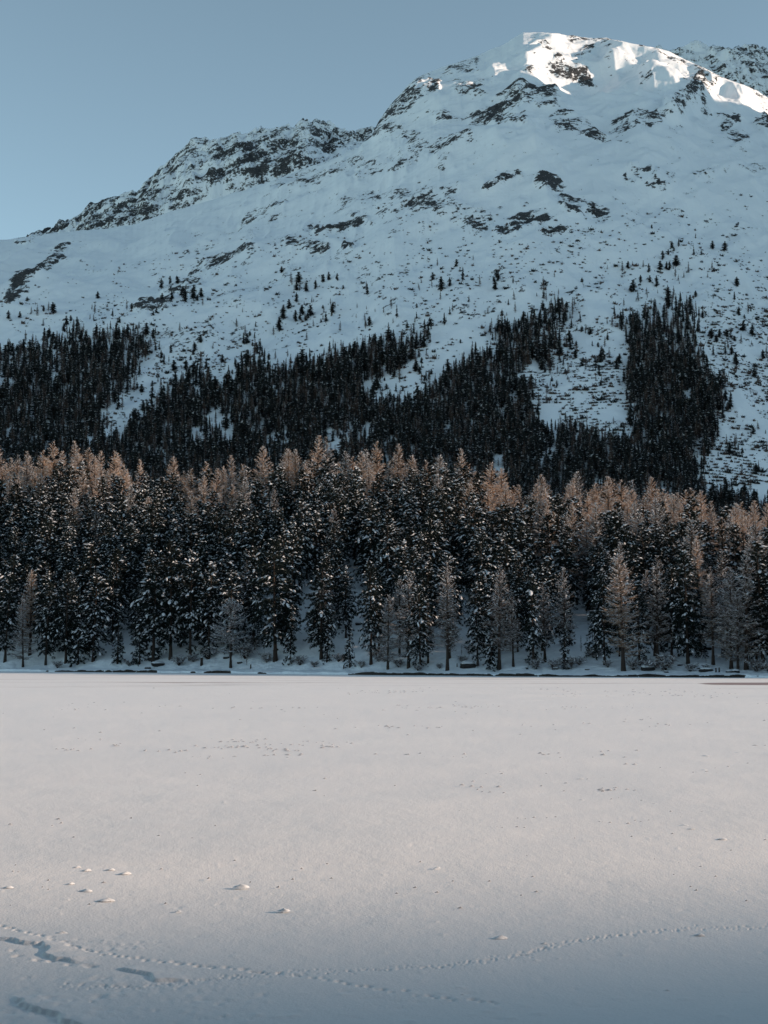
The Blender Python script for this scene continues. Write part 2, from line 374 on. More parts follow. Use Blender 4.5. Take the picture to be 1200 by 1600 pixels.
# ================================================================== NEAR HILLSIDE
SHORE = np.array([(-500, 1046.5), (0, 1049), (300, 1051.6), (600, 1055), (800, 1056.8), (1200, 1059.2), (1700, 1062)], float)
sh_x, sh_y = ground(SHORE[:, 0], SHORE[:, 1])
sh_a = sh_x / sh_y
def shore_y(a): return np.interp(a, sh_a, sh_y)
CREST = np.array([(-500, 745), (-100, 722), (0, 712), (60, 714), (100, 700), (160, 712), (220, 722), (300, 730), (350, 720), (400, 718), (450, 705), (490, 700), (540, 704), (590, 720), (650, 712), (710, 716), (760, 740), (800, 752), (870, 755), (920, 762),
                  (1000, 768), (1060, 768), (1100, 782), (1150, 790), (1200, 798), (1400, 830), (1700, 880)], float)
CREST_D = 108.0
H_CREST = 17.0
def crest_z(a):
    px = 600 + a * F * CP
    Yk = shore_y(a) + CREST_D
    return CAM_Z + E(np.interp(px, CREST[:, 0], CREST[:, 1])) * Yk - H_CREST
def hill_z(a, d):
    cz = crest_z(a)
    lip = 0.32 * smooth(0.0, 0.35, d) + 0.25 * smooth(0.5, 5, d)
    t = np.clip((d - 5) / (CREST_D - 5), 0, None)
    up = np.where(t < 1, t * (1.22 - 0.22 * t), 1 - (t - 1) * (t - 1) * 1.1)
    up = np.where(t > 1.7, 1 - .7 * .7 * 1.1 - (t - 1.7) * 0.4, up)
    return lip + np.maximum(up, -0.2) * (cz - 0.7)
ha = np.concatenate([np.linspace(-0.6, -0.3, 40)[:-1], np.linspace(-0.3, 0.3, 620), np.linspace(0.3, 0.85, 60)[1:]])
hd = np.concatenate([[-2.0, -0.6, 0.0, 0.1, 0.2, 0.3, 0.4, 0.55, 0.8, 1.2, 1.8], np.linspace(2.5, 130, 110), np.linspace(134, 330, 36)])
HA, HD = np.meshgrid(ha, hd)
def hill_extra(x, d):
    return (fbm(x / 9, d / 9, 4, 61) - 0.5) * 1.6 * smooth(1, 14, d) + (fbm(x / 1.5, d / 1.5, 3, 62) - 0.5) * 0.35 * smooth(0.4, 3, d)
wob = (fbm(HA * 220 / 3.0, HA * 0 + 1.0, 4, 63) - 0.5) * 1.2 * (1 - smooth(4, 12, HD))
HY = shore_y(HA) + HD + wob * 1.6; HX = HA * HY
HZ = hill_z(HA, HD) + hill_extra(HX, HD)
HZ = np.where(HD < 0.05, np.where(HD < -0.5, -0.4, -0.02), HZ)
lipn = fbm(HX / 2.2, HX * 0 + 4, 4, 64)
HZ += np.where((HD > 0.05) & (HD < 3), (lipn - 0.5) * 0.5 * (1 - HD / 3), 0)
brk = smooth(0.30, 0.42, fbm(HX / 7, HX * 0 + 9, 3, 65)) * (0.45 + 0.75 * smooth(0.35, 0.5, fbm(HX / 1.1, HX * 0 + 2, 3, 67)))
soil = np.where(HD <= 0.25, 1.6, 0) * brk + np.where((HD > 0.25) & (HD < 0.45), 0.75, 0) * brk
leftend = smooth(-62, -50, HX)
soil = soil * leftend
# bare spots of earth between the lowest trees
soil = np.maximum(soil, np.where(HD > 2, 0.16 + 0.40 * (fbm(HX / 4, HD / 3, 3, 66) - 0.5), 0))
me = mesh_np('wooded_hillside', np.stack([HX, HY, HZ], 2).reshape(-1, 3), grid_faces(*HX.shape), [M_BANK], smooth_=True, attrs={'soil': soil})
link('wooded_hillside', me, kind='structure')
def on_hill(a, d):
    w = float((fbm(np.array([a * 220 / 3.0]), np.array([1.0]), 4, 63)[0] - 0.5) * 1.2 * (1 - smooth(4, 12, d)))
    y = float(shore_y(a)) + d + w * 1.6; x = a * y
    return x, y, float(hill_z(a, d) + hill_extra(np.array([x]), np.array([d]))[0])
def hill_at_pixel(px, py):
    """walk up the hillside until it shows at this pixel"""
    a = (px - 600) / F / CP
    for d in np.arange(1.0, 100, 0.5):
        x, y, zz_ = on_hill(a, d)
        if proj(x, y, zz_)[1] <= py: break
    return x, y, zz_, d

# ================================================================== LAKE
py_rows = np.concatenate([np.linspace(1700, 1340, 300), np.linspace(1338.5, 1100, 130)[1:], np.linspace(1099, 1044, 110)])
la = np.concatenate([np.linspace(-3.2, -0.31, 30)[:-1], np.linspace(-0.31, 0.31, 900), np.linspace(0.31, 3.2, 30)[1:]])
Yl = -CAM_Z / E(py_rows)
LA, LY = np.meshgrid(la, Yl)
LX = LA * LY
far = LY > 60
lz = (fbm(LX / 2.2, LY / 3.0, 4, 71) - 0.5) * 0.035 + (fbm(LX / 10, LY / 6, 3, 70) - 0.5) * 0.13 * smooth(9, 22, LY) + (fbm(LX / 0.35, LY / 0.45, 2, 72) - 0.5) * 0.006
LPX, LPY = proj(LX, LY, 0 * LX)
rs = np.random.default_rng(11)
def stamp(x, y, r, h, asp=1.0):
    global lz
    c0, c1 = np.searchsorted(la, (x - 3 * r) / y), np.searchsorted(la, (x + 3 * r) / y)
    r0, r1 = np.searchsorted(Yl, y - 3 * r * asp), np.searchsorted(Yl, y + 3 * r * asp)
    if c1 <= c0 or r1 <= r0: return
    sx = LX[r0:r1, c0:c1]; sy = LY[r0:r1, c0:c1]
    lz[r0:r1, c0:c1] += h * np.exp(-((sx - x) / r) ** 2 - ((sy - y) / (r * asp)) ** 2)
def track(pts, step, dent, rim, r, jit=0.03, side=0.05):
    p = [ground(*q) for q in pts]
    k = 0
    for (x1, y1), (x2, y2) in zip(p[:-1], p[1:]):
        L = math.hypot(x2 - x1, y2 - y1); n = max(1, int(L / step))
        for i in range(n):
            t = i / n; x = x1 + (x2 - x1) * t; y = y1 + (y2 - y1) * t
            x += rs.normal(0, jit); y += rs.normal(0, jit) + (side if k % 2 else -side); k += 1
            q = r * rs.uniform(.7, 1.3)
            stamp(x, y, q, -dent * rs.uniform(.5, 1.3)); stamp(x - q * 1.3, y + q * .6, q * .8, rim * rs.uniform(.4, 1.3))
track([(-30, 1438), (60, 1462), (150, 1489), (230, 1501), (350, 1514), (420, 1521), (500, 1530), (600, 1549), (700, 1562), (800, 1570)], 0.10, .024, .007, .034, .02, .025)
track([(-20, 1488), (60, 1500), (130, 1509), (200, 1512)], 0.18, .022, .010, .045, .06)
track([(100, 1540), (200, 1545), (400, 1523), (600, 1515), (720, 1508), (800, 1494), (880, 1474), (960, 1460), (1080, 1450), (1230, 1447)], 0.045, .014, .005, .019, 0.04, 0.02)
track([(100, 1542), (200, 1547), (400, 1525), (600, 1516), (720, 1509), (800, 1494), (880, 1473), (960, 1459), (1080, 1449), (1230, 1445)], 0.028, .011, .004, .016, 0.055, 0.03)
def ledge(pts, h, w):
    """a low scarp in the crust, open towards the viewer's left"""
    global lz
    d = polydist(LPX, LPY, pts)
    m = d < 40
    P = [ground(*q) for q in pts]
    sx = LX[m] + (fbm(LX[m] / .22, LY[m] / .22, 3, 81) - .5) * .16; sy = LY[m] + (fbm(LX[m] / .22, LY[m] / .3, 3, 82) - .5) * .22; best = np.full(sx.shape, 1e9); sg = np.zeros(sx.shape); tt = np.zeros(sx.shape)
    for i, ((x1, y1), (x2, y2)) in enumerate(zip(P[:-1], P[1:])):
        vx, vy = x2 - x1, y2 - y1; L2 = vx * vx + vy * vy; t = np.clip(((sx - x1) * vx + (sy - y1) * vy) / L2, 0, 1)
        dd = np.hypot(sx - x1 - t * vx, sy - y1 - t * vy); s = ((sx - x1) * vy - (sy - y1) * vx)
        k = dd < best; best = np.where(k, dd, best); sg = np.where(k, np.sign(s) * -1, sg); tt = np.where(k, (i + t) / (len(P) - 1), tt)
    fade = smooth(0, .15, tt) * (1 - smooth(.8, 1, tt))
    sd_ = best * sg      # positive = beyond the line
    lz[m] += fade * h * (np.exp(-(np.clip(sd_, 0, None) / (w * 4)) ** 2) * (sd_ >= 0) + (sd_ < 0) * (np.exp(-(sd_ / (w * .35)) ** 2) * 1.35 - .35 * np.exp(-(sd_ / (w * 2.5)) ** 2)))
ledge([(-30, 1466), (20, 1470), (62, 1477), (78, 1484), (70, 1492), (105, 1500), (148, 1513)], .027, .06)
ledge([(178, 1513), (215, 1522), (250, 1531), (295, 1534)], .022, .05)
ledge([(15, 1560), (60, 1578), (110, 1600), (160, 1620)], .030, .07)
# trampled crust at lower left, dents scattered over the near snow
for _ in range(260):
    px, py = rs.uniform(-20, 420), rs.uniform(1525, 1600); x, y = ground(px, py); q = rs.uniform(.02, .06)
    stamp(x, y, q, rs.uniform(-.010, .008), 1.6)
for _ in range(60):
    px, py = 195 + rs.normal(0, 38), 1479 + rs.normal(0, 7); x, y = ground(px, py); stamp(x, y, .032, rs.uniform(-.012, .010))
for _ in range(190):
    px, py = rs.uniform(0, 1200), rs.uniform(1240, 1600); x, y = ground(px, py); q = rs.uniform(.02, .05)
    stamp(x, y, q, rs.uniform(-.009, .009), 1.2)
for _ in range(50):
    px, py = rs.uniform(300, 1200), rs.uniform(1540, 1600); x, y = ground(px, py); stamp(x, y, .06, rs.uniform(-.01, .012), .8)
lz = np.where(LY > 160, lz * 0.3, lz)
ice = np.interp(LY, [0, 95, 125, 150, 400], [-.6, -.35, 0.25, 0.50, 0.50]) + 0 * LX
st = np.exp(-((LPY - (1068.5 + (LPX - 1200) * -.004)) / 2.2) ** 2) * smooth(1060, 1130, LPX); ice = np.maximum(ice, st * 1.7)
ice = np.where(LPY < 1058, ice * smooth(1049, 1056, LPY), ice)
me = mesh_np('lake', np.stack([LX, LY, lz], 2).reshape(-1, 3), grid_faces(*LX.shape), [M_LAKE], smooth_=True, attrs={'ice': ice})
link('lake', me, kind='structure')
v = [(-6000, -3000, -.12), (6000, -3000, -.12), (6000, 7000, -.12), (-6000, 7000, -.12)]
me = mesh_np('ground', v, np.array([[0, 1, 2, 3]]), [M_LAKE], attrs={'ice': [-1] * 4})
link('ground', me, kind='structure')

# ================================================================== PLANT GEOMETRY
class Acc:
    def __init__(s): s.v = []; s.f = []; s.n = 0
    def add(s, v, f):
        v = np.asarray(v, float); f = np.asarray(f, int); s.v.append(v); s.f.append(f + s.n); s.n += len(v)
    def tris(s): return np.concatenate(s.v), np.concatenate(s.f)
def unit(v): return v / np.maximum(np.linalg.norm(v, axis=-1, keepdims=True), 1e-9)
def blades(acc, base, d, length, width, r):
    """thin pointed leaves/twigs: one triangle each"""
    n = len(base); q = unit(np.cross(d, unit(r.normal(size=(n, 3))))) * (width / 2)[:, None]
    v = np.stack([base - q, base + q, base + d * length[:, None]], 1).reshape(-1, 3)
    acc.add(v, np.arange(n * 3).reshape(-1, 3))
def pads(acc, c, d, L, W, H):
    """little pillows of snow: a raised middle and a six-pointed edge, two layers"""
    n = len(c); side = unit(np.cross(d, np.array([0, 0, 1.0]))); up = unit(np.cross(side, d))
    ang = np.linspace(0, 2 * np.pi, 7)[:-1]
    ring = c[:, None] + d[:, None] * (np.cos(ang)[None, :, None] * (L / 2)[:, None, None]) + side[:, None] * (np.sin(ang)[None, :, None] * (W / 2)[:, None, None])
    top = c + up * H[:, None]; bot = c - up * (H * .35)[:, None]
    v = np.concatenate([ring, top[:, None], bot[:, None]], 1).reshape(-1, 3)
    i = np.arange(6); f = np.concatenate([np.stack([i, (i + 1) % 6, 0 * i + 6], 1), np.stack([(i + 1) % 6, i, 0 * i + 7], 1)])
    acc.add(v, (np.arange(n)[:, None, None] * 8 + f[None]).reshape(-1, 3))
def tube(acc, pts, rad, ns=6):
    pts = np.asarray(pts, float); k = len(pts); ang = np.linspace(0, 2 * np.pi, ns + 1)[:-1]
    t = unit(np.gradient(pts, axis=0)); ref = np.array([1.0, 0.13, 0]) if abs(t[0][2]) > .7 else np.array([0, 0, 1.0])
    a = unit(np.cross(t, ref)); b = np.cross(t, a)
    v = pts[:, None] + (a[:, None] * np.cos(ang)[None, :, None] + b[:, None] * np.sin(ang)[None, :, None]) * np.asarray(rad)[:, None, None]
    f = []
    for i in range(k - 1):
        for j in range(ns):
            p, q = i * ns + j, i * ns + (j + 1) % ns
            f += [(p, q, q + ns), (p, q + ns, p + ns)]
    acc.add(v.reshape(-1, 3), f)
def trunk_acc(H, r0, r, lean=0.0):
    acc = Acc(); k = 9; t = np.linspace(0, 1, k)
    wob_ = np.cumsum(r.normal(0, .04, (k, 2)), 0) * t[:, None]
    pts = np.stack([wob_[:, 0] + lean * t * H * .1, wob_[:, 1], t * H * .985 - .25 * (t == 0)], 1)
    rad = r0 * (1 - t) ** .8 + .02; rad[0] *= 1.5
    tube(acc, pts, rad, 7)
    return acc, lambda tt: np.stack([np.interp(tt, t, pts[:, 0]), np.interp(tt, t, pts[:, 1]), tt * H * .985], 1)
def make_tree(kind, H, Rb, seed, t0=.12, nb=None, dens=1.0, snowy=1.0):
    """returns (trunk, crown, snow) accumulators for one tree of this kind"""
    r = np.random.default_rng(seed)
    tr, at = trunk_acc(H, .012 * H + .03, r, r.normal(0, .12))
    crown, snow = Acc(), Acc()
    nb = nb or int((10.0 if kind == 'larch' else 10.0) * H)
    u = r.uniform(0, 1, nb); t = t0 + (1 - t0) * (u ** .85); t = np.sort(t)
    az = r.uniform(0, 2 * np.pi, nb)
    if kind == 'larch': prof_ = ((1 - t) ** .72) * np.clip((t - t0 + .12) / .22, .3, 1)
    elif kind == 'spruce': prof_ = ((1 - t) ** .9) * np.clip((t - t0 + .10) / .15, .4, 1)
    else: prof_ = np.clip((1 - t) * 2.6, 0, 1) ** .65 * np.clip((t - t0 + .15) / .35, .35, 1)
    clump = 0.78 + .45 * vnoise(t * 9, az * 1.1 + seed, seed)            # uneven outline
    L = Rb * prof_ * clump * r.uniform(.72, 1.12, nb) + .12
    e0 = {'larch': np.interp(t, [0, .5, 1], [-.15, .05, .9]), 'spruce': np.interp(t, [0, .6, 1], [-.45, -.25, .9]), 'pine': np.interp(t, [0, .5, 1], [-.25, .0, 1.1])}[kind] + r.normal(0, .13, nb)
    cv = {'larch': .18, 'spruce': -.25, 'pine': -.30}[kind]
    out = np.stack([np.cos(az), np.sin(az), 0 * az], 1); B = at(t)
    def P(s, idx):
        return B[idx] + out[idx] * (L[idx] * s)[:, None] + np.array([0, 0, 1.0]) * (L[idx] * (e0[idx] * s + cv * s * s))[:, None]
    def D(s, idx):
        return unit(out[idx] + np.array([0, 0, 1.0]) * (e0[idx] + 2 * cv * s)[:, None])
    allb = np.arange(nb)
    # limbs: three-sided tapering rods in two lengths
    s_k = [0, .35, .7, 1.0]; w_k = [.035, .026, .016, .006]
    offs = np.array([[0, 1.0], [.87, -.5], [-.87, -.5]])
    side = np.stack([-np.sin(az), np.cos(az), 0 * az], 1); up = np.array([0, 0, 1.0])
    V = []
    for s_, w_ in zip(s_k, w_k):
        c = P(np.full(nb, s_), allb); wv = w_ * (.6 + L / 2.5)
        V.append(np.stack([c + side * (wv * o[0])[:, None] + up * (wv * o[1])[:, None] for o in offs], 1))
    V = np.stack(V, 1).reshape(nb, -1, 3); ff = []
    for i in range(3):
        for j in range(3):
            p, q = i * 3 + j, i * 3 + (j + 1) % 3; ff += [(p, q, q + 3), (p, q + 3, p + 3)]
    crown.add(V.reshape(-1, 3), (np.arange(nb)[:, None, None] * 12 + np.array(ff)[None]).reshape(-1, 3))
    if kind == 'larch':
        cnt = np.maximum(3, (L / .085 * dens).astype(int)); idx = np.repeat(allb, cnt); n = len(idx)
        s = r.uniform(.12, 1.0, n); p = P(s, idx); d = D(s, idx)
        sg = r.choice([-1, 1], n)
        dd = unit(d * r.uniform(.25, .9, n)[:, None] + side[idx] * (sg * r.uniform(.3, 1, n))[:, None] + up * r.uniform(-.75, .35, n)[:, None])
        ln = (.30 + .38 * (1 - s * .5)) * r.uniform(.6, 1.3, n) * np.clip(L[idx] / 1.6, .4, 1.1)
        blades(crown, p, dd, ln, np.full(n, .065), r)
        m = r.uniform(0, 1, n) < .38 * snowy
        q = p[m] + up * .03
        blades(snow, q, unit(dd[m] + up * .12), ln[m] * .9, np.full(m.sum(), .075), r)
        # frost and snow lying along the limbs
        cnt = np.maximum(1, (L / .30 * snowy).astype(int)); idx = np.repeat(allb, cnt); n = len(idx)
        s = r.uniform(.25, 1.02, n); keep = r.uniform(0, 1, n) < .50; idx, s = idx[keep], s[keep]; n = len(idx)
        pads(snow, P(s, idx) + up * .05, D(s, idx), r.uniform(.25, .7, n), r.uniform(.06, .13, n), r.uniform(.03, .06, n))
    else:
        sp = .42 if kind == 'pine' else .36
        cnt = np.maximum(2, (L / sp * 1.5 * dens).astype(int)); idx = np.repeat(allb, cnt); n = len(idx)
        s = np.clip(r.uniform(.15, 1.05, n) ** .8, 0, 1.05); p = P(s, idx) + r.normal(0, .10, (n, 3)); d = D(s, idx)
        sg = r.choice([-1, 0, 1], n)
        d = unit(d + side[idx] * (sg * r.uniform(.2, .9, n))[:, None] + r.normal(0, .12, (n, 3)))
        nn = 11; ii = np.repeat(np.arange(n), nn); m = len(ii)
        bd = unit(d[ii] * .9 + r.normal(0, .55, (m, 3)))
        blades(crown, p[ii] - bd * .05, bd, r.uniform(.25, .58, m), r.uniform(.10, .18, m), r)
        keep = r.uniform(0, 1, n) < .175 * snowy
        q = p[keep] + d[keep] * .12 + up * .12; dk = unit(d[keep] - up * r.uniform(-.1, .75, keep.sum())[:, None]); k = keep.sum()
        sz = r.lognormal(0, .35, k)
        pads(snow, q, dk, .62 * sz, .27 * sz * r.uniform(.7, 1.4, k), .13 * sz)
        keep = (r.uniform(0, 1, n) < .12 * snowy)
        ii = np.repeat(np.arange(n)[keep], 3); m = len(ii)
        blades(snow, p[ii] + up * .14, unit(d[ii] + r.normal(0, .4, (m, 3))), r.uniform(.25, .5, m), r.uniform(.05, .10, m), r)
    # leader
    return tr, crown, snow
def to_mesh(name, acc, mats):
    v, f = acc.tris(); return mesh_np(name, v, f, mats)
def joined(name, parts, mats):
    vs, fs, mi, n = [], [], [], 0
    for k, a in enumerate(parts):
        v, f = a.tris(); vs.append(v); fs.append(f + n); mi.append(np.full(len(f), k)); n += len(v)
    return mesh_np(name, np.concatenate(vs), np.concatenate(fs), mats, np.concatenate(mi))

PROTO = {'larch': [], 'pine': [], 'spruce': []}
full_coll = bpy.data.collections.new('near_tree_kinds')     # whole trees for the wood beyond the frame and the added sky blockers
def proto(kind, H, Rb, seed, **kw):
    tr, cr, sn = make_tree(kind, H, Rb, seed, **kw)
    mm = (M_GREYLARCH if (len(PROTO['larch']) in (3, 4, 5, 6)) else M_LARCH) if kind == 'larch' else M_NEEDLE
    i = len(PROTO[kind])
    PROTO[kind].append((H, to_mesh(kind + '_trunk', tr, [M_BARK]), to_mesh(kind + '_crown', cr, [mm]), to_mesh(kind + '_snow', sn, [M_TSNOW])))
    if i < 3:
        o = bpy.data.objects.new('tree_kind', joined('tree_kind', [tr, cr, sn], [M_BARK, mm, M_TSNOW])); full_coll.objects.link(o)
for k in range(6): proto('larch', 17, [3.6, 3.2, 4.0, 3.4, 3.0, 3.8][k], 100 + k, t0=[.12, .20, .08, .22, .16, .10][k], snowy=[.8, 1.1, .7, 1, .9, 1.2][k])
for k in range(7): proto('pine', 16, [2.7, 2.4, 3.0, 2.6, 2.2, 2.9, 2.5][k], 200 + k, t0=[.10, .16, .07, .20, .05, .14, .1][k], snowy=[1, .8, 1.2, .9, 1.1, .7, 1][k])
for k in range(3): proto('spruce', 12, [2.1, 1.8, 2.3][k], 300 + k, t0=.06, snowy=[1.1, 1.3, .9][k])
LEAN = len(PROTO['larch'])
proto('larch', 11, 4.6, 150, t0=.22, snowy=2.2)      # the broad, snow-hung one by the shore

# ================================================================== THE NEAR TREES
NAMES = {'larch': ('larch_tree', 'larch'), 'pine': ('pine_tree', 'pine'), 'spruce': ('spruce_tree', 'spruce')}
KCOUNT = {}
trees = []      # (kind, x, y, z, height, band, variant)
front_list = [(14, 1035, 135, 'pine'), (42, 1043, 112, 'larch'), (77, 1039, 128, 'pine'), (108, 1037, 140, 'pine'), (127, 1039, 105, 'spruce'), (150, 1035, 135, 'pine'), (188, 1039, 88, 'spruce'), (222, 1039, 82, 'spruce'), (243, 1033, 165, 'pine'), (270, 1031, 185, 'pine'),
              (300, 1031, 170, 'pine'), (328, 1030, 150, 'pine'), (363, 1044, 108, 'broad'), (432, 1034, 190, 'pine'), (455, 1039, 98, 'spruce'), (503, 1030, 150, 'pine'), (512, 1034, 85, 'spruce'), (547, 1044, 74, 'spruce'), (580, 1040, 160, 'pine'), (606, 1047, 118, 'larch'),
              (638, 1045, 150, 'larch'), (656, 1046, 130, 'pine'), (668, 1038, 95, 'larch'), (698, 1048, 172, 'larch'), (745, 1041, 130, 'pine'), (766, 1046, 92, 'spruce'), (778, 1047, 165, 'larch'), (800, 1042, 120, 'larch'), (831, 1040, 140, 'spruce'), (849, 1034, 125, 'larch'), (880, 1036, 150, 'larch'),
              (941, 1040, 150, 'pine'), (970, 1049, 185, 'larch'), (995, 1040, 130, 'pine'), (1023, 1036, 170, 'larch'), (1045, 1028, 140, 'pine'), (1070, 1038, 175, 'pine'), (1109, 1039, 155, 'larch'), (1137, 1046, 160, 'larch'), (1147, 1048, 130, 'larch'), (1160, 1046, 185, 'larch'), (1186, 1046, 200, 'pine')]
taken = []
for i, (px, py, h, k) in enumerate(front_list):
    x, y, zz_, d = hill_at_pixel(px, py)
    H = h * y / F
    v = LEAN if k == 'broad' else None
    trees.append(['larch' if k == 'broad' else k, x, y, zz_, H, 0, v]); taken.append((x, y))
rt = random.Random(5)
cand = []
BANDS = [(7, 19), (19, 32), (32, 46), (46, 61), (61, 77), (77, 93), (93, 104), (104, 114)]
a_in = 0.285
def try_place(a, d, band, mind, need):
    x, y, zz_ = on_hill(a, d)
    for (tx, ty) in taken:
        if abs(tx - x) < mind and abs(ty - y) < mind * 1.2: return False
    taken.append((x, y))
    px = 600 + a * F * CP
    # larches crowd the crest and the right-hand side, pines the middle of the slope
    pl = .10 + .30 * smooth(600, 1050, px) * (1.3 if band > 4 else .8) + .55 * (band >= 7) + .12 * (band == 6) - .08 * (band in (2, 3, 4) and px < 700)
    if band >= 7 and 200 < px < 350: pl -= .35
    if px < 200 and band >= 6: pl += .2
    k = 'larch' if rt.random() < pl else ('spruce' if (band < 4 and rt.random() < .2) else 'pine')
    H = {'larch': rt.uniform(14, 19), 'pine': rt.uniform(12, 17.5), 'spruce': rt.uniform(8, 12)}[k]
    if band <= 2: H *= rt.uniform(.62, .95)
    if band >= 7: H *= rt.uniform(.98, 1.16) if k == 'larch' else rt.uniform(.88, 1.06)
    trees.append([k, x, y, zz_, H, band, None]); return True
for b, (d0, d1) in enumerate(BANDS, 1):
    target = [50, 62, 72, 76, 78, 80, 66, 74][b - 1]; n = 0; tries = 0
    while n < target and tries < 4000:
        tries += 1
        a = rt.uniform(-a_in, a_in); d = rt.uniform(d0, d1); px = 600 + a * F * CP
        # snow lanes between the trunks
        if b <= 4:
            gap = max(math.exp(-((px - c) / w) ** 2) for c, w in ((420, 26), (565, 26), (480, 16), (905, 32), (730, 22), (255, 12), (1060, 12)))
            if rt.random() < gap * (1.25 if b < 4 else .7): continue
        n += try_place(a, d, b, 3.4 if b > 2 else 3.0, 0)
ORD1 = ['', 'first', 'second', 'third', 'fourth', 'fifth', 'sixth', 'seventh', 'eighth', 'ninth', 'tenth', 'eleventh', 'twelfth', 'thirteenth', 'fourteenth', 'fifteenth', 'sixteenth', 'seventeenth', 'eighteenth', 'nineteenth']
def ordinal(n):
    if n < 20: return ORD1[n]
    t = ['twent', 'thirt', 'fort', 'fift', 'sixt', 'sevent', 'eight', 'ninet'][n // 10 - 2]
    return t + 'ieth' if n % 10 == 0 else t + 'y-' + ORD1[n % 10]
ROWS = ['on the lake shore', 'just behind the shoreline trees', 'low on the wooded slope', 'below the middle of the slope', 'halfway up the wooded slope',
        'above the middle of the slope', 'high on the wooded slope', 'close under the forest crest', 'on the forest crest']
LOOK = {('larch', 0): 'frosted bare larch', ('pine', 0): 'dark snow-laden pine', ('spruce', 0): 'small narrow snowy spruce',
        ('larch', 1): 'shaded frosted larch', ('pine', 1): 'snow-clumped dark pine', ('spruce', 1): 'short snowy spruce',
        ('larch', 2): 'golden sunlit larch', ('pine', 2): 'sun-topped snowy pine'}
groups = {}
for t in trees: groups.setdefault((t[0], t[5]), []).append(t)
GROUPN = {'larch': 'larches of the lakeside forest', 'pine': 'pines of the lakeside forest', 'spruce': 'young spruces of the lakeside forest'}
for (kind, band), lst in sorted(groups.items()):
    lst.sort(key=lambda t: t[1] / t[2])
    for n, (k, x, y, zz_, H, b, v) in enumerate(lst, 1):
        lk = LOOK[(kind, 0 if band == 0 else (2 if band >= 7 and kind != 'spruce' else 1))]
        if v == LEAN and kind == 'larch': lab = 'broad low larch with heavy snow-hung limbs standing alone on the lake shore'
        else: lab = f'{lk} {ROWS[band]}, {ordinal(n)} {kind} from the left'
        P_ = PROTO[kind]; pool = len(P_) - (1 if kind == 'larch' else 0)
        if v is None: v = rt.randrange(pool) if kind != 'larch' else (rt.randrange(3) if rt.random() < (.10 if band < 4 else .45 if band < 6 else .85) else 3 + rt.randrange(3))  # low rows mostly get the shade-darkened twigs, the crest the pale ones
        h0, m1, m2, m3 = P_[v]; s = H / h0; wx = s * (rt.uniform(.92, 1.18) if kind == 'larch' else rt.uniform(.80, 1.08))
        if band >= 7 and kind == 'larch': wx *= 1.1
        nm, cat = NAMES[kind]
        root = empty(nm, (x, y, zz_ - .1), lab, cat, GROUPN[kind], rt.uniform(0, 6.28), (wx, wx, s), rt.gauss(0, .012), rt.gauss(0, .012))
        link('trunk', m1, root); c = link('crown', m2, root); link('snow_cover', m3, c, kind='stuff')
        KCOUNT[kind] = KCOUNT.get(kind, 0) + 1
print('near trees', KCOUNT, file=__import__('sys').stderr)

# ================================================================== GEOMETRY-NODE WOODS
def scatter(name, pts, var, scl, rot, coll, kind='stuff'):
    me = bpy.data.meshes.new(name); pts = np.asarray(pts, np.float32)
    me.vertices.add(len(pts)); me.vertices.foreach_set('co', pts.ravel())
    at = me.attributes.new('var', 'INT', 'POINT'); at.data.foreach_set('value', np.asarray(var, np.int32))
    at = me.attributes.new('scl', 'FLOAT_VECTOR', 'POINT'); at.data.foreach_set('vector', np.asarray(scl, np.float32).ravel())
    at = me.attributes.new('rot', 'FLOAT_VECTOR', 'POINT'); at.data.foreach_set('vector', np.asarray(rot, np.float32).ravel())
    o = link(name, me, kind=kind)
    ng = bpy.data.node_groups.new(name, 'GeometryNodeTree')
    ng.interface.new_socket('Geometry', in_out='INPUT', socket_type='NodeSocketGeometry'); ng.interface.new_socket('Geometry', in_out='OUTPUT', socket_type='NodeSocketGeometry')
    gi, go = ng.nodes.new('NodeGroupInput'), ng.nodes.new('NodeGroupOutput')
    ci = ng.nodes.new('GeometryNodeCollectionInfo'); ci.inputs['Collection'].default_value = coll; ci.inputs['Separate Children'].default_value = True; ci.inputs['Reset Children'].default_value = True
    ip = ng.nodes.new('GeometryNodeInstanceOnPoints'); ip.inputs['Pick Instance'].default_value = True
    def na(nm, t):
        n = ng.nodes.new('GeometryNodeInputNamedAttribute'); n.data_type = t; n.inputs['Name'].default_value = nm
        return [s for s in n.outputs if s.enabled and s.name == 'Attribute'][0]
    L = ng.links
    L.new(gi.outputs[0], ip.inputs['Points']); L.new(ci.outputs[0], ip.inputs['Instance'])
    L.new(na('var', 'INT'), ip.inputs['Instance Index']); L.new(na('scl', 'FLOAT_VECTOR'), ip.inputs['Scale']); L.new(na('rot', 'FLOAT_VECTOR'), ip.inputs['Rotation'])
    L.new(ip.outputs[0], go.inputs[0])
    md = o.modifiers.new('scatter', 'NODES'); md.node_group = ng
    return o
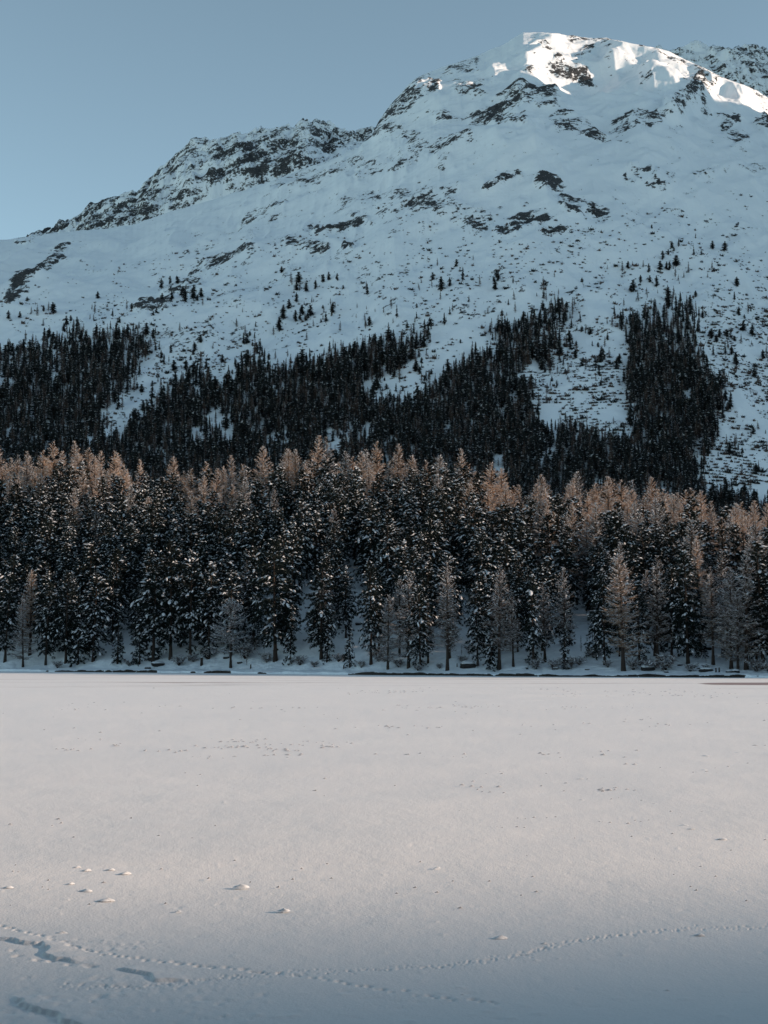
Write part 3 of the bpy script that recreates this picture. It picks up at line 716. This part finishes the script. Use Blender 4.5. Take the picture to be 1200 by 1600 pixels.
# the same wood going on beyond both edges of the frame, and over the back of the crest
pts, var, scl, rot = [], [], [], []
for a0, a1, d0, d1, n in ((.29, .80, 3, 118, 950), (-.45, -.29, 3, 118, 170), (-.45, .5, 116, 150, 330)):
    for _ in range(n):
        x, y, zz_ = on_hill(rt.uniform(a0, a1), d0 + (d1 - d0) * rt.random() ** (1.35 if n == 950 else 1)); s = rt.uniform(.8, 1.1) * (.93 if d0 > 100 else 1)
        pts.append((x, y, zz_)); var.append(rt.randrange(8)); scl.append((s * 1.05, s * 1.05, s)); rot.append((0, 0, rt.uniform(0, 6.3)))
n_in = 0
for _ in range(6000):
    if n_in >= 230: break
    a = rt.uniform(-.285, .285); d = rt.uniform(14, 104); x, y, zz_ = on_hill(a, d)
    if d < 50 and max(math.exp(-((600 + a * F * CP - c) / w) ** 2) for c, w in ((420, 26), (565, 26), (480, 16), (905, 32), (730, 22), (255, 12))) > .35: continue
    if any((tx - x) ** 2 + (ty - y) ** 2 < 6.5 for tx, ty in taken): continue
    taken.append((x, y)); n_in += 1; s = rt.uniform(.6, .95)
    pts.append((x, y, zz_)); var.append(rt.choice((3, 4, 5, 3, 4, 5, 6, 7))); scl.append((s * .9, s * .9, s)); rot.append((0, 0, rt.uniform(0, 6.3)))
for _ in range(520):  # trees added around the camera to block sky light from the near snow
    x = rt.uniform(-50, 50); y = rt.uniform(-32, 6)
    if y > -3.0 and abs(x) < 6.5: continue
    if x > 0 and y > 5 - .17 * x: continue
    s = rt.uniform(1.1, 1.7); pts.append((x, y, -.1)); var.append(rt.randrange(8)); scl.append((s * 1.1, s * 1.1, s)); rot.append((0, 0, rt.uniform(0, 6.3)))
scatter('forest_and_sky_blockers', pts, var, scl, rot, full_coll)

# ---- far conifers: tiers of ragged dark boughs with snow specks
def far_tree(kind, H, Rb, seed):
    r = np.random.default_rng(seed); tr, cr, sn = Acc(), Acc(), Acc()
    tube(tr, [(0, 0, -1), (0, 0, H * .5), (0, 0, H * .96)], [.26, .16, .03], 4)
    n = {'fir': 110, 'pine': 120, 'larch': 170}[kind]
    t = r.uniform(.12, 1, n) ** .9; az = r.uniform(0, 6.283, n)
    R_ = Rb * {'fir': (1 - t) ** .8, 'pine': np.clip((1 - t) * 3, 0, 1) ** .6, 'larch': (1 - t) ** .7}[kind] * r.uniform(.7, 1.15, n) + .15
    out = np.stack([np.cos(az), np.sin(az), 0 * az], 1)
    base = np.stack([0 * t, 0 * t, t * H * .97], 1) + out * (R_ * .15)[:, None]
    d = unit(out + np.array([0, 0, 1.]) * (np.where(t > .85, .8, -.35) + r.normal(0, .15, n))[:, None])
    w = {'fir': .95, 'pine': 1.1, 'larch': .42}[kind]
    blades(cr, base, d, R_, np.full(n, w) * (.5 + .6 * (1 - t)), r)
    if kind != 'larch':
        m = 70; tt = r.uniform(.15, .95, m); a2 = r.uniform(0, 6.283, m); o2 = np.stack([np.cos(a2), np.sin(a2), 0 * a2], 1)
        blades(cr, np.stack([0 * tt, 0 * tt, tt * H * .97], 1), unit(o2 + np.array([0, 0, -.5])), Rb * .75 * (1 - tt) ** .5, np.full(m, 1.0), r)
    m = 26; tt = r.uniform(.15, .97, m); a2 = r.uniform(0, 6.283, m); o2 = np.stack([np.cos(a2), np.sin(a2), 0 * a2], 1)
    rr = Rb * {'fir': (1 - tt) ** .8, 'pine': np.clip((1 - tt) * 3, 0, 1) ** .6, 'larch': (1 - tt) ** .7}[kind]
    blades(sn, np.stack([0 * tt, 0 * tt, tt * H * .97 + .1], 1) + o2 * (rr * .5)[:, None], unit(o2 + np.array([0, 0, -.2])), rr * .5 + .15, np.full(m, .35 if kind != 'larch' else .14), r)
    return tr, cr, sn
far_coll = bpy.data.collections.new('far_tree_kinds'); FAR = []
M_FARLARCH = mat_plain('far_larch_twigs', (0.055, 0.040, 0.036), (0.11, 0.08, 0.07), 0.3)
for i, (k, H, Rb) in enumerate([('fir', 15, 2.3), ('fir', 16, 2.6), ('fir', 14, 2.0), ('pine', 12, 2.3), ('pine', 13, 2.6), ('pine', 11, 2.5), ('larch', 15, 2.4), ('larch', 16, 2.1)]):
    a_ = far_tree(k, H, Rb, 400 + i); mm = [M_BARK, M_FARNEEDLE if k != 'larch' else M_FARLARCH, M_TSNOW]
    o = bpy.data.objects.new('far_tree_kind', joined('far_tree_kind', a_, mm)); far_coll.objects.link(o)
    FAR.append((H, to_mesh('far_trunk', a_[0], [mm[0]]), to_mesh('far_crown', a_[1], [mm[1]]), to_mesh('far_snow', a_[2], [mm[2]])))
def inside(px, py, poly):
    c = False; j = len(poly) - 1
    for i in range(len(poly)):
        (xi, yi), (xj, yj) = poly[i], poly[j]
        if (yi > py) != (yj > py) and px < (xj - xi) * (py - yi) / (yj - yi) + xi: c = not c
        j = i
    return c
F1 = [(-60, 520), (20, 526), (50, 503), (85, 506), (105, 494), (150, 500), (162, 492), (192, 506), (235, 502), (240, 530), (212, 548), (203, 590), (184, 612), (158, 640), (172, 660), (175, 820), (-60, 820)]
F2 = [(165, 668), (200, 642), (242, 605), (262, 580), (300, 562), (322, 556), (332, 592), (352, 562), (378, 532), (400, 522), (418, 560), (440, 556), (470, 548), (502, 535), (560, 518), (604, 508), (640, 518), (662, 500), (684, 482), (692, 450), (702, 448), (700, 478), (668, 520), (640, 548), (612, 575), (575, 602), (640, 612), (690, 570), (738, 535), (768, 540), (766, 484), (785, 478), (822, 482), (850, 467), (880, 458), (902, 464), (896, 485), (884, 512), (872, 532), (850, 548), (822, 556), (832, 590), (846, 640), (862, 655), (905, 648), (960, 660), (985, 668), (978, 600), (972, 560), (982, 530), (962, 505), (956, 482), (975, 470), (1010, 466), (1040, 436), (1062, 445), (1098, 466), (1108, 505), (1098, 528), (1112, 548), (1132, 565), (1144, 592), (1132, 640), (1112, 690), (1096, 722), (1112, 745), (1150, 740), (1195, 765), (1260, 770), (1260, 830), (165, 830)]
WIN = [(517, 676, 20, 22), (592, 598, 22, 12), (780, 712, 8, 22), (430, 668, 14, 9), (130, 668, 12, 5), (340, 640, 22, 16), (300, 592, 12, 10), (640, 560, 8, 12), (955, 655, 8, 14), (860, 690, 8, 12), (700, 660, 9, 14), (575, 655, 9, 10), (1080, 600, 5, 9), (1090, 690, 8, 14), (305, 664, 12, 10), (250, 700, 9, 7), (45, 640, 7, 5)]
pts, var, scl, rot = [], [], [], []
def put(px, py, hpx, v, wide=1.0):
    x, y, zz_ = on_mountain(px, py); h = hpx * y / F; s = h / FAR[v][0]
    s = min(s, 1.5)
    pts.append((x, y, zz_ - .3)); var.append(v); scl.append((s * wide, s * wide, s)); rot.append((rt.gauss(0, .03), rt.gauss(0, .03), rt.uniform(0, 6.3)))
gy = 450
fb = lambda px, py, sc, sd_: float(fbm(np.array([px / sc]), np.array([py / sc]), 3, sd_)[0])
while gy < 840:
    st_x = 6.2
    gx = -50 + rt.uniform(0, 6)
    while gx < 1255:
        px = gx + rt.uniform(-4, 4); py = gy + rt.uniform(-4, 4); gx += st_x
        # the polygons outline the tops; a tree's foot is its height lower
        hp = 30 if py > 560 else 24
        top = py - hp * .8
        wx_ = (fb(px, py, 26, 5) - .5) * 52; wy_ = (fb(px, py, 26, 6) - .5) * 44
        if not (inside(px + wx_, top + wy_, F1) or inside(px + wx_, top + wy_, F2)):
            continue
        if any(((px - cx) / rx) ** 2 + ((top - cy) / ry) ** 2 < rt.uniform(.3, 2.0) for cx, cy, rx, ry in WIN): continue
        if not (inside(px - 9, top - 7, F1) or inside(px - 9, top - 7, F2)) or not (inside(px + 9, top - 7, F1) or inside(px + 9, top - 7, F2)):
            if rt.random() < .50: continue
            hp *= rt.uniform(.5, 1.05)
        if fb(px, py, 36, 8) < (.25 if py < 640 else .17) or rt.random() < .04: continue
        k = rt.choices(range(8), [3, 3, 3, 1.5, 1.2, 1.2, 3.5, 3.5])[0]
        put(px, py, hp * rt.uniform(.6, 1.2), k, rt.uniform(1.1, 1.55))
    gy += 5.8
n_dense = len(pts)
# thinning fringe and loose trees above the forest
TOPL = np.array([(0, 500), (60, 485), (150, 480), (235, 480), (300, 440), (340, 500), (400, 470), (470, 430), (560, 470), (640, 450), (700, 410), (770, 430), (850, 430), (900, 430), (960, 450), (1000, 390), (1060, 370), (1130, 400), (1200, 440)], float)
for _ in range(5600):
    px = rt.uniform(-30, 1230); py = rt.uniform(350, 760)
    tl = np.interp(px, TOPL[:, 0], TOPL[:, 1])
    pr = 0.0 if py < tl - 30 else min(1, (py - tl + 30) / 160) * .34 + .03
    if 805 < px < 990 and 500 < py < 680: pr = .42
    if px > 1100 and py > 480: pr = .30
    if 170 < px < 250 and 560 < py < 680: pr *= .35
    pr *= smooth(.38, .62, fb(px, py, 45, 17)) * 1.5
    if rt.random() > pr: continue
    small = rt.random() < .55
    put(px, py, rt.uniform(7, 13) if small else rt.uniform(13, 21), rt.choices(range(8), [1, 1, 1, 2, 2, 2, 4, 4])[0], 1.45)
scatter('mountain_forest', pts, var, scl, rot, far_coll)
print('far trees', n_dense, len(pts))

# ---- lone stone pines on the open snow, countable one by one
lone = [(260, 446, 13), (246, 452, 16), (272, 446, 11), (262, 470, 14), (284, 474, 22), (297, 470, 22), (309, 466, 15), (248, 470, 10), (460, 474, 15), (448, 484, 15), (475, 458, 14), (490, 453, 14), (502, 443, 13), (512, 440, 13), (525, 440, 12),
        (440, 502, 22), (433, 520, 22), (459, 505, 18), (690, 455, 22), (703, 448, 14), (714, 418, 12), (725, 440, 22), (676, 438, 12), (775, 454, 16), (620, 500, 20), (1026, 360, 7), (1058, 391, 12), (1042, 408, 14), (1052, 399, 9), (1038, 424, 15), (1048, 425, 13), (1053, 425, 13),
        (1020, 428, 14), (1007, 444, 12), (1032, 452, 18), (1021, 446, 11), (1122, 390, 13), (1060, 396, 7), (995, 458, 18), (1104, 402, 8), (1093, 465, 10), (1155, 575, 22), (1184, 592, 16), (60, 490, 10), (22, 497, 10), (5, 500, 14)]
lone.sort()
for n, (px, py, h) in enumerate(lone, 1):
    x, y, zz_ = on_mountain(px, py); H = 1.15 * h * y / F
    v = 3 + n % 3 if px != 725 and px != 620 else n % 3
    h0, m1, m2, m3 = FAR[v]; s = H / h0
    wx = s * rt.uniform(1.0, 1.35)
    where = 'above the left forest' if px < 400 else 'on the rib left of the middle' if px < 600 else 'on the middle rib' if px < 800 else 'above the right forest'
    i = sum(1 for q in lone[:n] if (q[0] < 400) == (px < 400) and (400 <= q[0] < 600) == (400 <= px < 600) and (600 <= q[0] < 800) == (600 <= px < 800))
    root = empty('lone_pine', (x, y, zz_ - .3), f'small dark pine on snow {where}, {ordinal(i)} from the left', 'pine', 'lone pines on the open slope', rt.uniform(0, 6), (wx, wx, s))
    link('trunk', m1, root); c = link('crown', m2, root); link('snow_cover', m3, c, kind='stuff')

# ---- scrub and stones poking through the mountain snow
scr_coll = bpy.data.collections.new('scrub_kinds')
for k in range(4):
    r = np.random.default_rng(500 + k); a_ = Acc(); n = 26
    az = r.uniform(0, 6.283, n); d = unit(np.stack([np.cos(az), np.sin(az), r.uniform(.3, 1.6, n)], 1))
    blades(a_, r.normal(0, .35, (n, 3)) * [1, 1, .1], d, r.uniform(.6, 1.5, n), r.uniform(.25, .6, n), r)
    scr_coll.objects.link(bpy.data.objects.new('scrub_kind', to_mesh('scrub_kind', a_, [M_FARLARCH if k % 2 else M_FARNEEDLE])))
pts, var, scl, rot = [], [], [], []
for _ in range(30000):
    px = rt.uniform(-30, 1230); py = rt.uniform(300, 760)
    lo = np.interp(px, [0, 250, 450, 600, 900, 1200], [430, 400, 340, 310, 320, 300])
    if py < lo: continue
    pr = .17 * min(1, (py - lo) / 60 + .2)
    if 805 < px < 990 and 500 < py < 680: pr = .9
    if px > 1100 and py > 480: pr = .95
    if 240 < px < 350 and 520 < py < 600: pr = .7
    if 620 < px < 740 and 490 < py < 540: pr = .6
    pr *= smooth(.34, .60, fb(px, py, 26, 23)) * (1.3 if pr > .4 else 1.7)
    if rt.random() > pr: continue
    x, y, zz_ = on_mountain(px, py); s = abs(rt.gauss(0, 1)) * .9 + .5
    pts.append((x, y, zz_)); var.append(rt.randrange(4)); scl.append((s * rt.uniform(.8, 1.3), s, s * rt.uniform(.8, 1.4))); rot.append((0, 0, rt.uniform(-3, 3)))
scatter('mountain_scrub', pts, var, scl, rot, scr_coll)
print('scrub', len(pts))

# ================================================================== ALONG THE SHORE
def bush_meshes(seed, Rb):
    r = np.random.default_rng(seed); st_, tw, sn = Acc(), Acc(), Acc()
    for k in range(16):
        az = r.uniform(0, 6.283); sp = r.uniform(.2, 1.0) * Rb; hh_ = r.uniform(.6, 1.1) * Rb
        p = np.array([(0, 0, -.05), (math.cos(az) * sp * .4, math.sin(az) * sp * .4, hh_ * .6), (math.cos(az) * sp, math.sin(az) * sp, hh_)])
        tube(st_, p, [.03, .02, .008], 3)
        n = 34; s = r.uniform(.25, 1, n); b = np.stack([np.interp(s, [0, .5, 1], p[:, j]) for j in range(3)], 1)
        d = unit(r.normal(0, 1, (n, 3)) + np.array([math.cos(az) * .6, math.sin(az) * .6, .5]))
        blades(tw, b, d, r.uniform(.2, .55, n) * Rb, np.full(n, .035), r)
        m = 12
        blades(sn, b[:m] + [0, 0, .03], d[:m], r.uniform(.2, .5, m) * Rb, np.full(m, .05), r)
        pads(sn, b[:4], unit(d[:4]), np.full(4, .22), np.full(4, .12), np.full(4, .05))
    return to_mesh('bush_stems', st_, [M_BARK]), to_mesh('bush_twigs', tw, [M_TWIG]), to_mesh('bush_snow', sn, [M_TSNOW])
BUSH = [bush_meshes(600 + k, 1.0) for k in range(4)]
bushes = [(95, 1044, 10), (205, 1042, 9), (283, 1040, 14), (305, 1036, 12), (325, 1030, 16), (385, 1030, 22), (400, 1012, 16), (418, 1036, 14), (470, 1040, 14), (492, 1042, 9), (530, 1036, 12), (565, 1044, 10), (592, 1034, 20), (622, 1044, 12), (652, 1048, 10), (686, 1046, 8),
          (722, 1036, 10), (735, 1020, 12), (752, 1010, 12), (835, 1047, 16), (862, 1046, 14), (885, 1046, 18), (902, 1040, 12), (925, 1030, 16), (946, 1044, 10), (985, 1048, 16), (1010, 1048, 14), (1035, 1048, 24), (1020, 1044, 12), (1073, 1050, 12), (1098, 1047, 8), (1175, 1050, 18), (1195, 1051, 14)]
SIZEW = lambda h: 'low' if h < 11 else 'knee-high' if h < 15 else 'wide'
def nearest(px):
    q = min(front_list, key=lambda f: abs(f[0] - px)); s = [f for f in sorted(front_list) if f[3].replace('broad', 'larch') == q[3].replace('broad', 'larch')]
    k = q[3].replace('broad', 'larch'); return k, s.index(q) + 1
for n, (px, py, h) in enumerate(bushes, 1):
    x, y, zz_, d = hill_at_pixel(px, py); s = h * y / F
    root = empty('shore_bush', (x, y, zz_ - .05), f'{SIZEW(h)} leafless frosted bush on the snowy bank, {ordinal(n)} bush from the left', 'bush', 'bare bushes along the shore', rt.uniform(0, 6), (s * 1.25, s * 1.1, s))
    b = BUSH[n % 4]; link('stems', b[0], root); c = link('twigs', b[1], root); link('snow_cover', b[2], c, kind='stuff')
def boulder_mesh(seed, flat=.55):
    r = np.random.default_rng(seed); import bmesh
    bm = bmesh.new(); bmesh.ops.create_icosphere(bm, subdivisions=3, radius=1)
    v = np.array([q.co for q in bm.verts]); nrm = v.copy()
    k = .75 + .5 * fbm(v[:, 0] * 1.3 + seed, v[:, 1] * 1.3 + v[:, 2], 3, seed) ; v = v * k[:, None]; v[:, 2] *= flat
    f = np.array([[q.index for q in g_.verts] for g_ in bm.faces]); bm.free()
    rockm = mesh_np('rock', v, f, [M_ROCK])
    w = v.copy(); top = smooth(.25, .6, nrm[:, 2]); w = w * 1.02; w[:, 2] += .16 * top - .10 * (1 - top)
    w[:, :2] *= (1 - .18 * (1 - top))[:, None]
    keep = np.all(nrm[f][:, :, 2] > .10, axis=1)
    return rockm, mesh_np('cap', w, f[keep], [M_TSNOW], smooth_=True)
BOULD = [boulder_mesh(700 + k) for k in range(3)]
boulders = [(244, 1033, 11, 'flat dark'), (251, 1041, 14, 'long dark'), (235, 1045, 6, 'small'), (730, 1042, 15, 'large dark snow-capped'), (356, 1029, 6, 'small round'), (377, 1037, 5, 'tiny'), (1100, 1015, 10, 'round reddish-dark'), (1088, 1018, 9, 'flat dark'), (1058, 1041, 5, 'small upright'), (1098, 1050, 13, 'long low'), (1143, 1051, 8, 'low dark'), (1133, 1051, 6, 'small dark'),
            (865, 1047, 6, 'little dark'), (914, 1047, 5, 'little'), (1086, 1045, 4, 'tiny dark'), (1008, 1048, 13, 'low broad'), (1036, 1051, 5, 'small'), (561, 976, 7, 'dark'), (1041, 1018, 4, 'tiny'), (1030, 1016, 4, 'tiny')]
bs = sorted(boulders)
for n, (px, py, w, lk) in enumerate(bs, 1):
    x, y, zz_, d = hill_at_pixel(px, py); s = w * y / F * .75
    root = empty('boulder', (x, y, zz_ + s * .12), f'{lk} rock capped with snow on the bank, {ordinal(n)} rock from the left', 'rock', 'rocks on the shore bank', rt.uniform(-.5, .5), (s * 1.1, s * .8, s * (1.0 if 'long' not in lk else .7)))
    b = BOULD[n % 3]; link('stone', b[0], root); link('snow_cap', b[1], root)
# stumps and posts by the water
def post_meshes():
    a_ = Acc(); tube(a_, [(0, 0, -.2), (.01, 0, .5), (0, .01, .98), (0, 0, 1.0)], [.16, .13, .12, .01], 8)
    c = Acc(); tube(c, [(0, 0, .98), (0, 0, 1.06), (0, 0, 1.13)], [.15, .13, .01], 8)
    return to_mesh('post_wood', a_, [M_BARK]), to_mesh('post_cap', c, [M_TSNOW])
PW = post_meshes()
for n, (px, py, h) in enumerate([(318, 1040, 12), (394, 1045, 6), (538, 1046, 6), (713, 1043, 5), (1072, 1048, 9), (1113, 1051, 7), (1118, 1051, 7)], 1):
    x, y, zz_, d = hill_at_pixel(px, py); s = h * y / F
    root = empty('tree_stump', (x, y, zz_), f'short dark stump with a snow cap on the shore bank, {ordinal(n)} stump from the left', 'stump', 'stumps on the bank', rt.uniform(0, 6), (s * 1.3, s * 1.3, s))
    link('stem', PW[0], root); link('snow_cap', PW[1], root)
# saplings
def sapling():
    r = np.random.default_rng(9); a_, sn = Acc(), Acc()
    tube(a_, [(0, 0, -.1), (.03, 0, .5), (0, .02, 1)], [.02, .015, .004], 4)
    n = 60; s = r.uniform(.15, 1, n); az = r.uniform(0, 6.283, n)
    d = unit(np.stack([np.cos(az), np.sin(az), np.full(n, .9)], 1)); tw = Acc()
    blades(tw, np.stack([0 * s, 0 * s, s], 1), d, .28 * (1.1 - s), np.full(n, .012), r)
    blades(sn, np.stack([0 * s, 0 * s, s + .01], 1)[:14], d[:14], .24 * (1.1 - s[:14]), np.full(14, .014), r)
    return to_mesh('sapling_stem', a_, [M_BARK]), to_mesh('sapling_twigs', tw, [M_TWIG]), to_mesh('sapling_snow', sn, [M_TSNOW])
SPL = sapling()
for n, (px, py, h) in enumerate([(388, 1040, 22), (430, 1010, 18), (560, 955, 26), (575, 1000, 18), (720, 1024, 16), (738, 1032, 18), (905, 1018, 24), (918, 1022, 22), (923, 1002, 20), (930, 1012, 20), (1004, 1034, 18), (1045, 1004, 16), (1098, 1036, 14), (745, 1046, 14)], 1):
    x, y, zz_, d = hill_at_pixel(px, py); s = h * y / F
    root = empty('sapling', (x, y, zz_), f'thin leafless sapling standing in the snow between the trees, {ordinal(n)} sapling from the left', 'sapling', 'saplings between the trees', rt.uniform(0, 6), (s, s, s))
    link('stem', SPL[0], root); link('twigs', SPL[1], root); link('snow_cover', SPL[2], root, kind='stuff')

# ================================================================== SNOW LUMPS ON THE LAKE
def lump_mesh(seed):
    r = np.random.default_rng(seed); n1, n2 = 9, 18
    u = np.linspace(0, 1, n1); a_ = np.linspace(0, 2 * np.pi, n2 + 1)[:-1]; U, AA = np.meshgrid(u, a_, indexing='ij')
    rr = U * (1 + .35 * (vnoise(np.cos(AA) * 1.4 + seed, np.sin(AA) * 1.4, seed) - .5))
    x = np.cos(AA) * rr; y = np.sin(AA) * rr * .6
    zt = (1 - U ** 1.6) * (.8 + .5 * vnoise(x * 3 + seed, y * 3, seed + 1)) * (1 + .45 * x)
    v = np.stack([x, y, zt - .06], 2).reshape(-1, 3)
    f = []
    for i in range(n1 - 1):
        for j in range(n2): f.append((i * n2 + j, i * n2 + (j + 1) % n2, (i + 1) * n2 + (j + 1) % n2, (i + 1) * n2 + j))
    return mesh_np('lump', v, np.array(f), [M_LUMP], smooth_=True)
LM = [lump_mesh(k) for k in range(5)]
lumps = [(376, 1386, 26), (443, 1423, 22), (165, 1407, 26), (134, 1392, 22), (12, 1387, 18), (780, 1466, 24), (1092, 1461, 18), (120, 1355, 12), (135, 1360, 14), (172, 1359, 16), (195, 1365, 18), (683, 1356, 12), (110, 1381, 12), (95, 1458, 20), (278, 1424, 12), (850, 1474, 10), (1068, 1290, 22), (1080, 1295, 12), (1128, 1311, 18),
         (906, 1217, 12), (1100, 1203, 14), (1175, 1208, 14), (908, 1250, 12), (1022, 1256, 12), (1066, 1256, 12), (960, 1226, 10), (1115, 1226, 12), (1102, 1181, 14), (1152, 1176, 14), (1040, 1549, 16), (720, 1556, 16), (100, 1475, 8)]
lumps.sort(key=lambda q: q[0])
near_l = [q for q in lumps if q[1] > 1330]
for q in lumps:
    px, py, w = q; x, y = ground(px, py); s = w / 2 * y / F
    grp = 'near' if py > 1330 else 'middle'; n = sum(1 for p in lumps if (p[1] > 1330) == (py > 1330) and p[0] <= px)
    zl = 0.0
    o = link('snow_lump', LM[int(px) % 5], label=f'{"small" if w < 15 else "larger"} crust lump on the {"shaded foreground" if py > 1440 else "near sunlit" if py > 1330 else "middle"} lake snow, {ordinal(n)} lump from the left', category='snow lump', group=f'crust lumps on the {grp} snow')
    o.location = (x, y, zl); o.rotation_euler = (0, 0, rt.uniform(-.3, .3)); o.scale = (s, s, s * (rt.uniform(.22, .34) if py > 1330 else rt.uniform(.12, .2)))
# countless crumbs and old footprints farther out: one piece of loose snow
acc = Acc(); r = np.random.default_rng(77)
def crumbs(n, x0, x1, y0, y1, s0, s1, cl=None):
    px = r.uniform(x0, x1, n); py = r.uniform(y0, y1, n)
    if cl is not None:
        c = r.integers(0, cl, n); cx = r.uniform(x0, x1, cl); cy = r.uniform(y0, y1, cl); px = cx[c] + r.normal(0, 22, n); py = cy[c] + r.normal(0, 1.6, n)
    gx_, gy_ = ground(px, py); s = .95 * r.uniform(s0, s1, n) * gy_ / F
    ang = np.linspace(0, 2 * np.pi, 7)[:-1]
    ring = np.stack([gx_[:, None] + np.cos(ang) * s[:, None] * r.uniform(1.0, 2.4, (n, 6)), gy_[:, None] + np.sin(ang) * s[:, None] * 1.0, np.full((n, 6), -.01)], 2)
    top = np.stack([gx_ + s * .3, gy_, s * r.uniform(.3, .6, n)], 1)
    v = np.concatenate([ring, top[:, None]], 1).reshape(-1, 3); i = np.arange(6)
    acc.add(v, (np.arange(n)[:, None, None] * 7 + np.stack([i, (i + 1) % 6, 0 * i + 6], 1)[None]).reshape(-1, 3))
crumbs(90, 0, 1200, 1102, 1108, 1.2, 2.2, 14); crumbs(130, 560, 1130, 1076, 1088, 1.0, 1.9, 20); crumbs(120, 560, 1200, 1100, 1142, 1.2, 2.4, 24)
crumbs(120, 60, 520, 1155, 1184, 1.4, 2.8, 18); crumbs(110, 640, 1200, 1165, 1300, 1.5, 3.2, 34); crumbs(120, 0, 1200, 1180, 1420, 1.2, 2.6); crumbs(50, 0, 1200, 1072, 1150, 1.0, 2.0)
v, f = acc.tris()
link('snow_crumbs', mesh_np('snow_crumbs', v, f, [M_CRUMB]), kind='stuff')
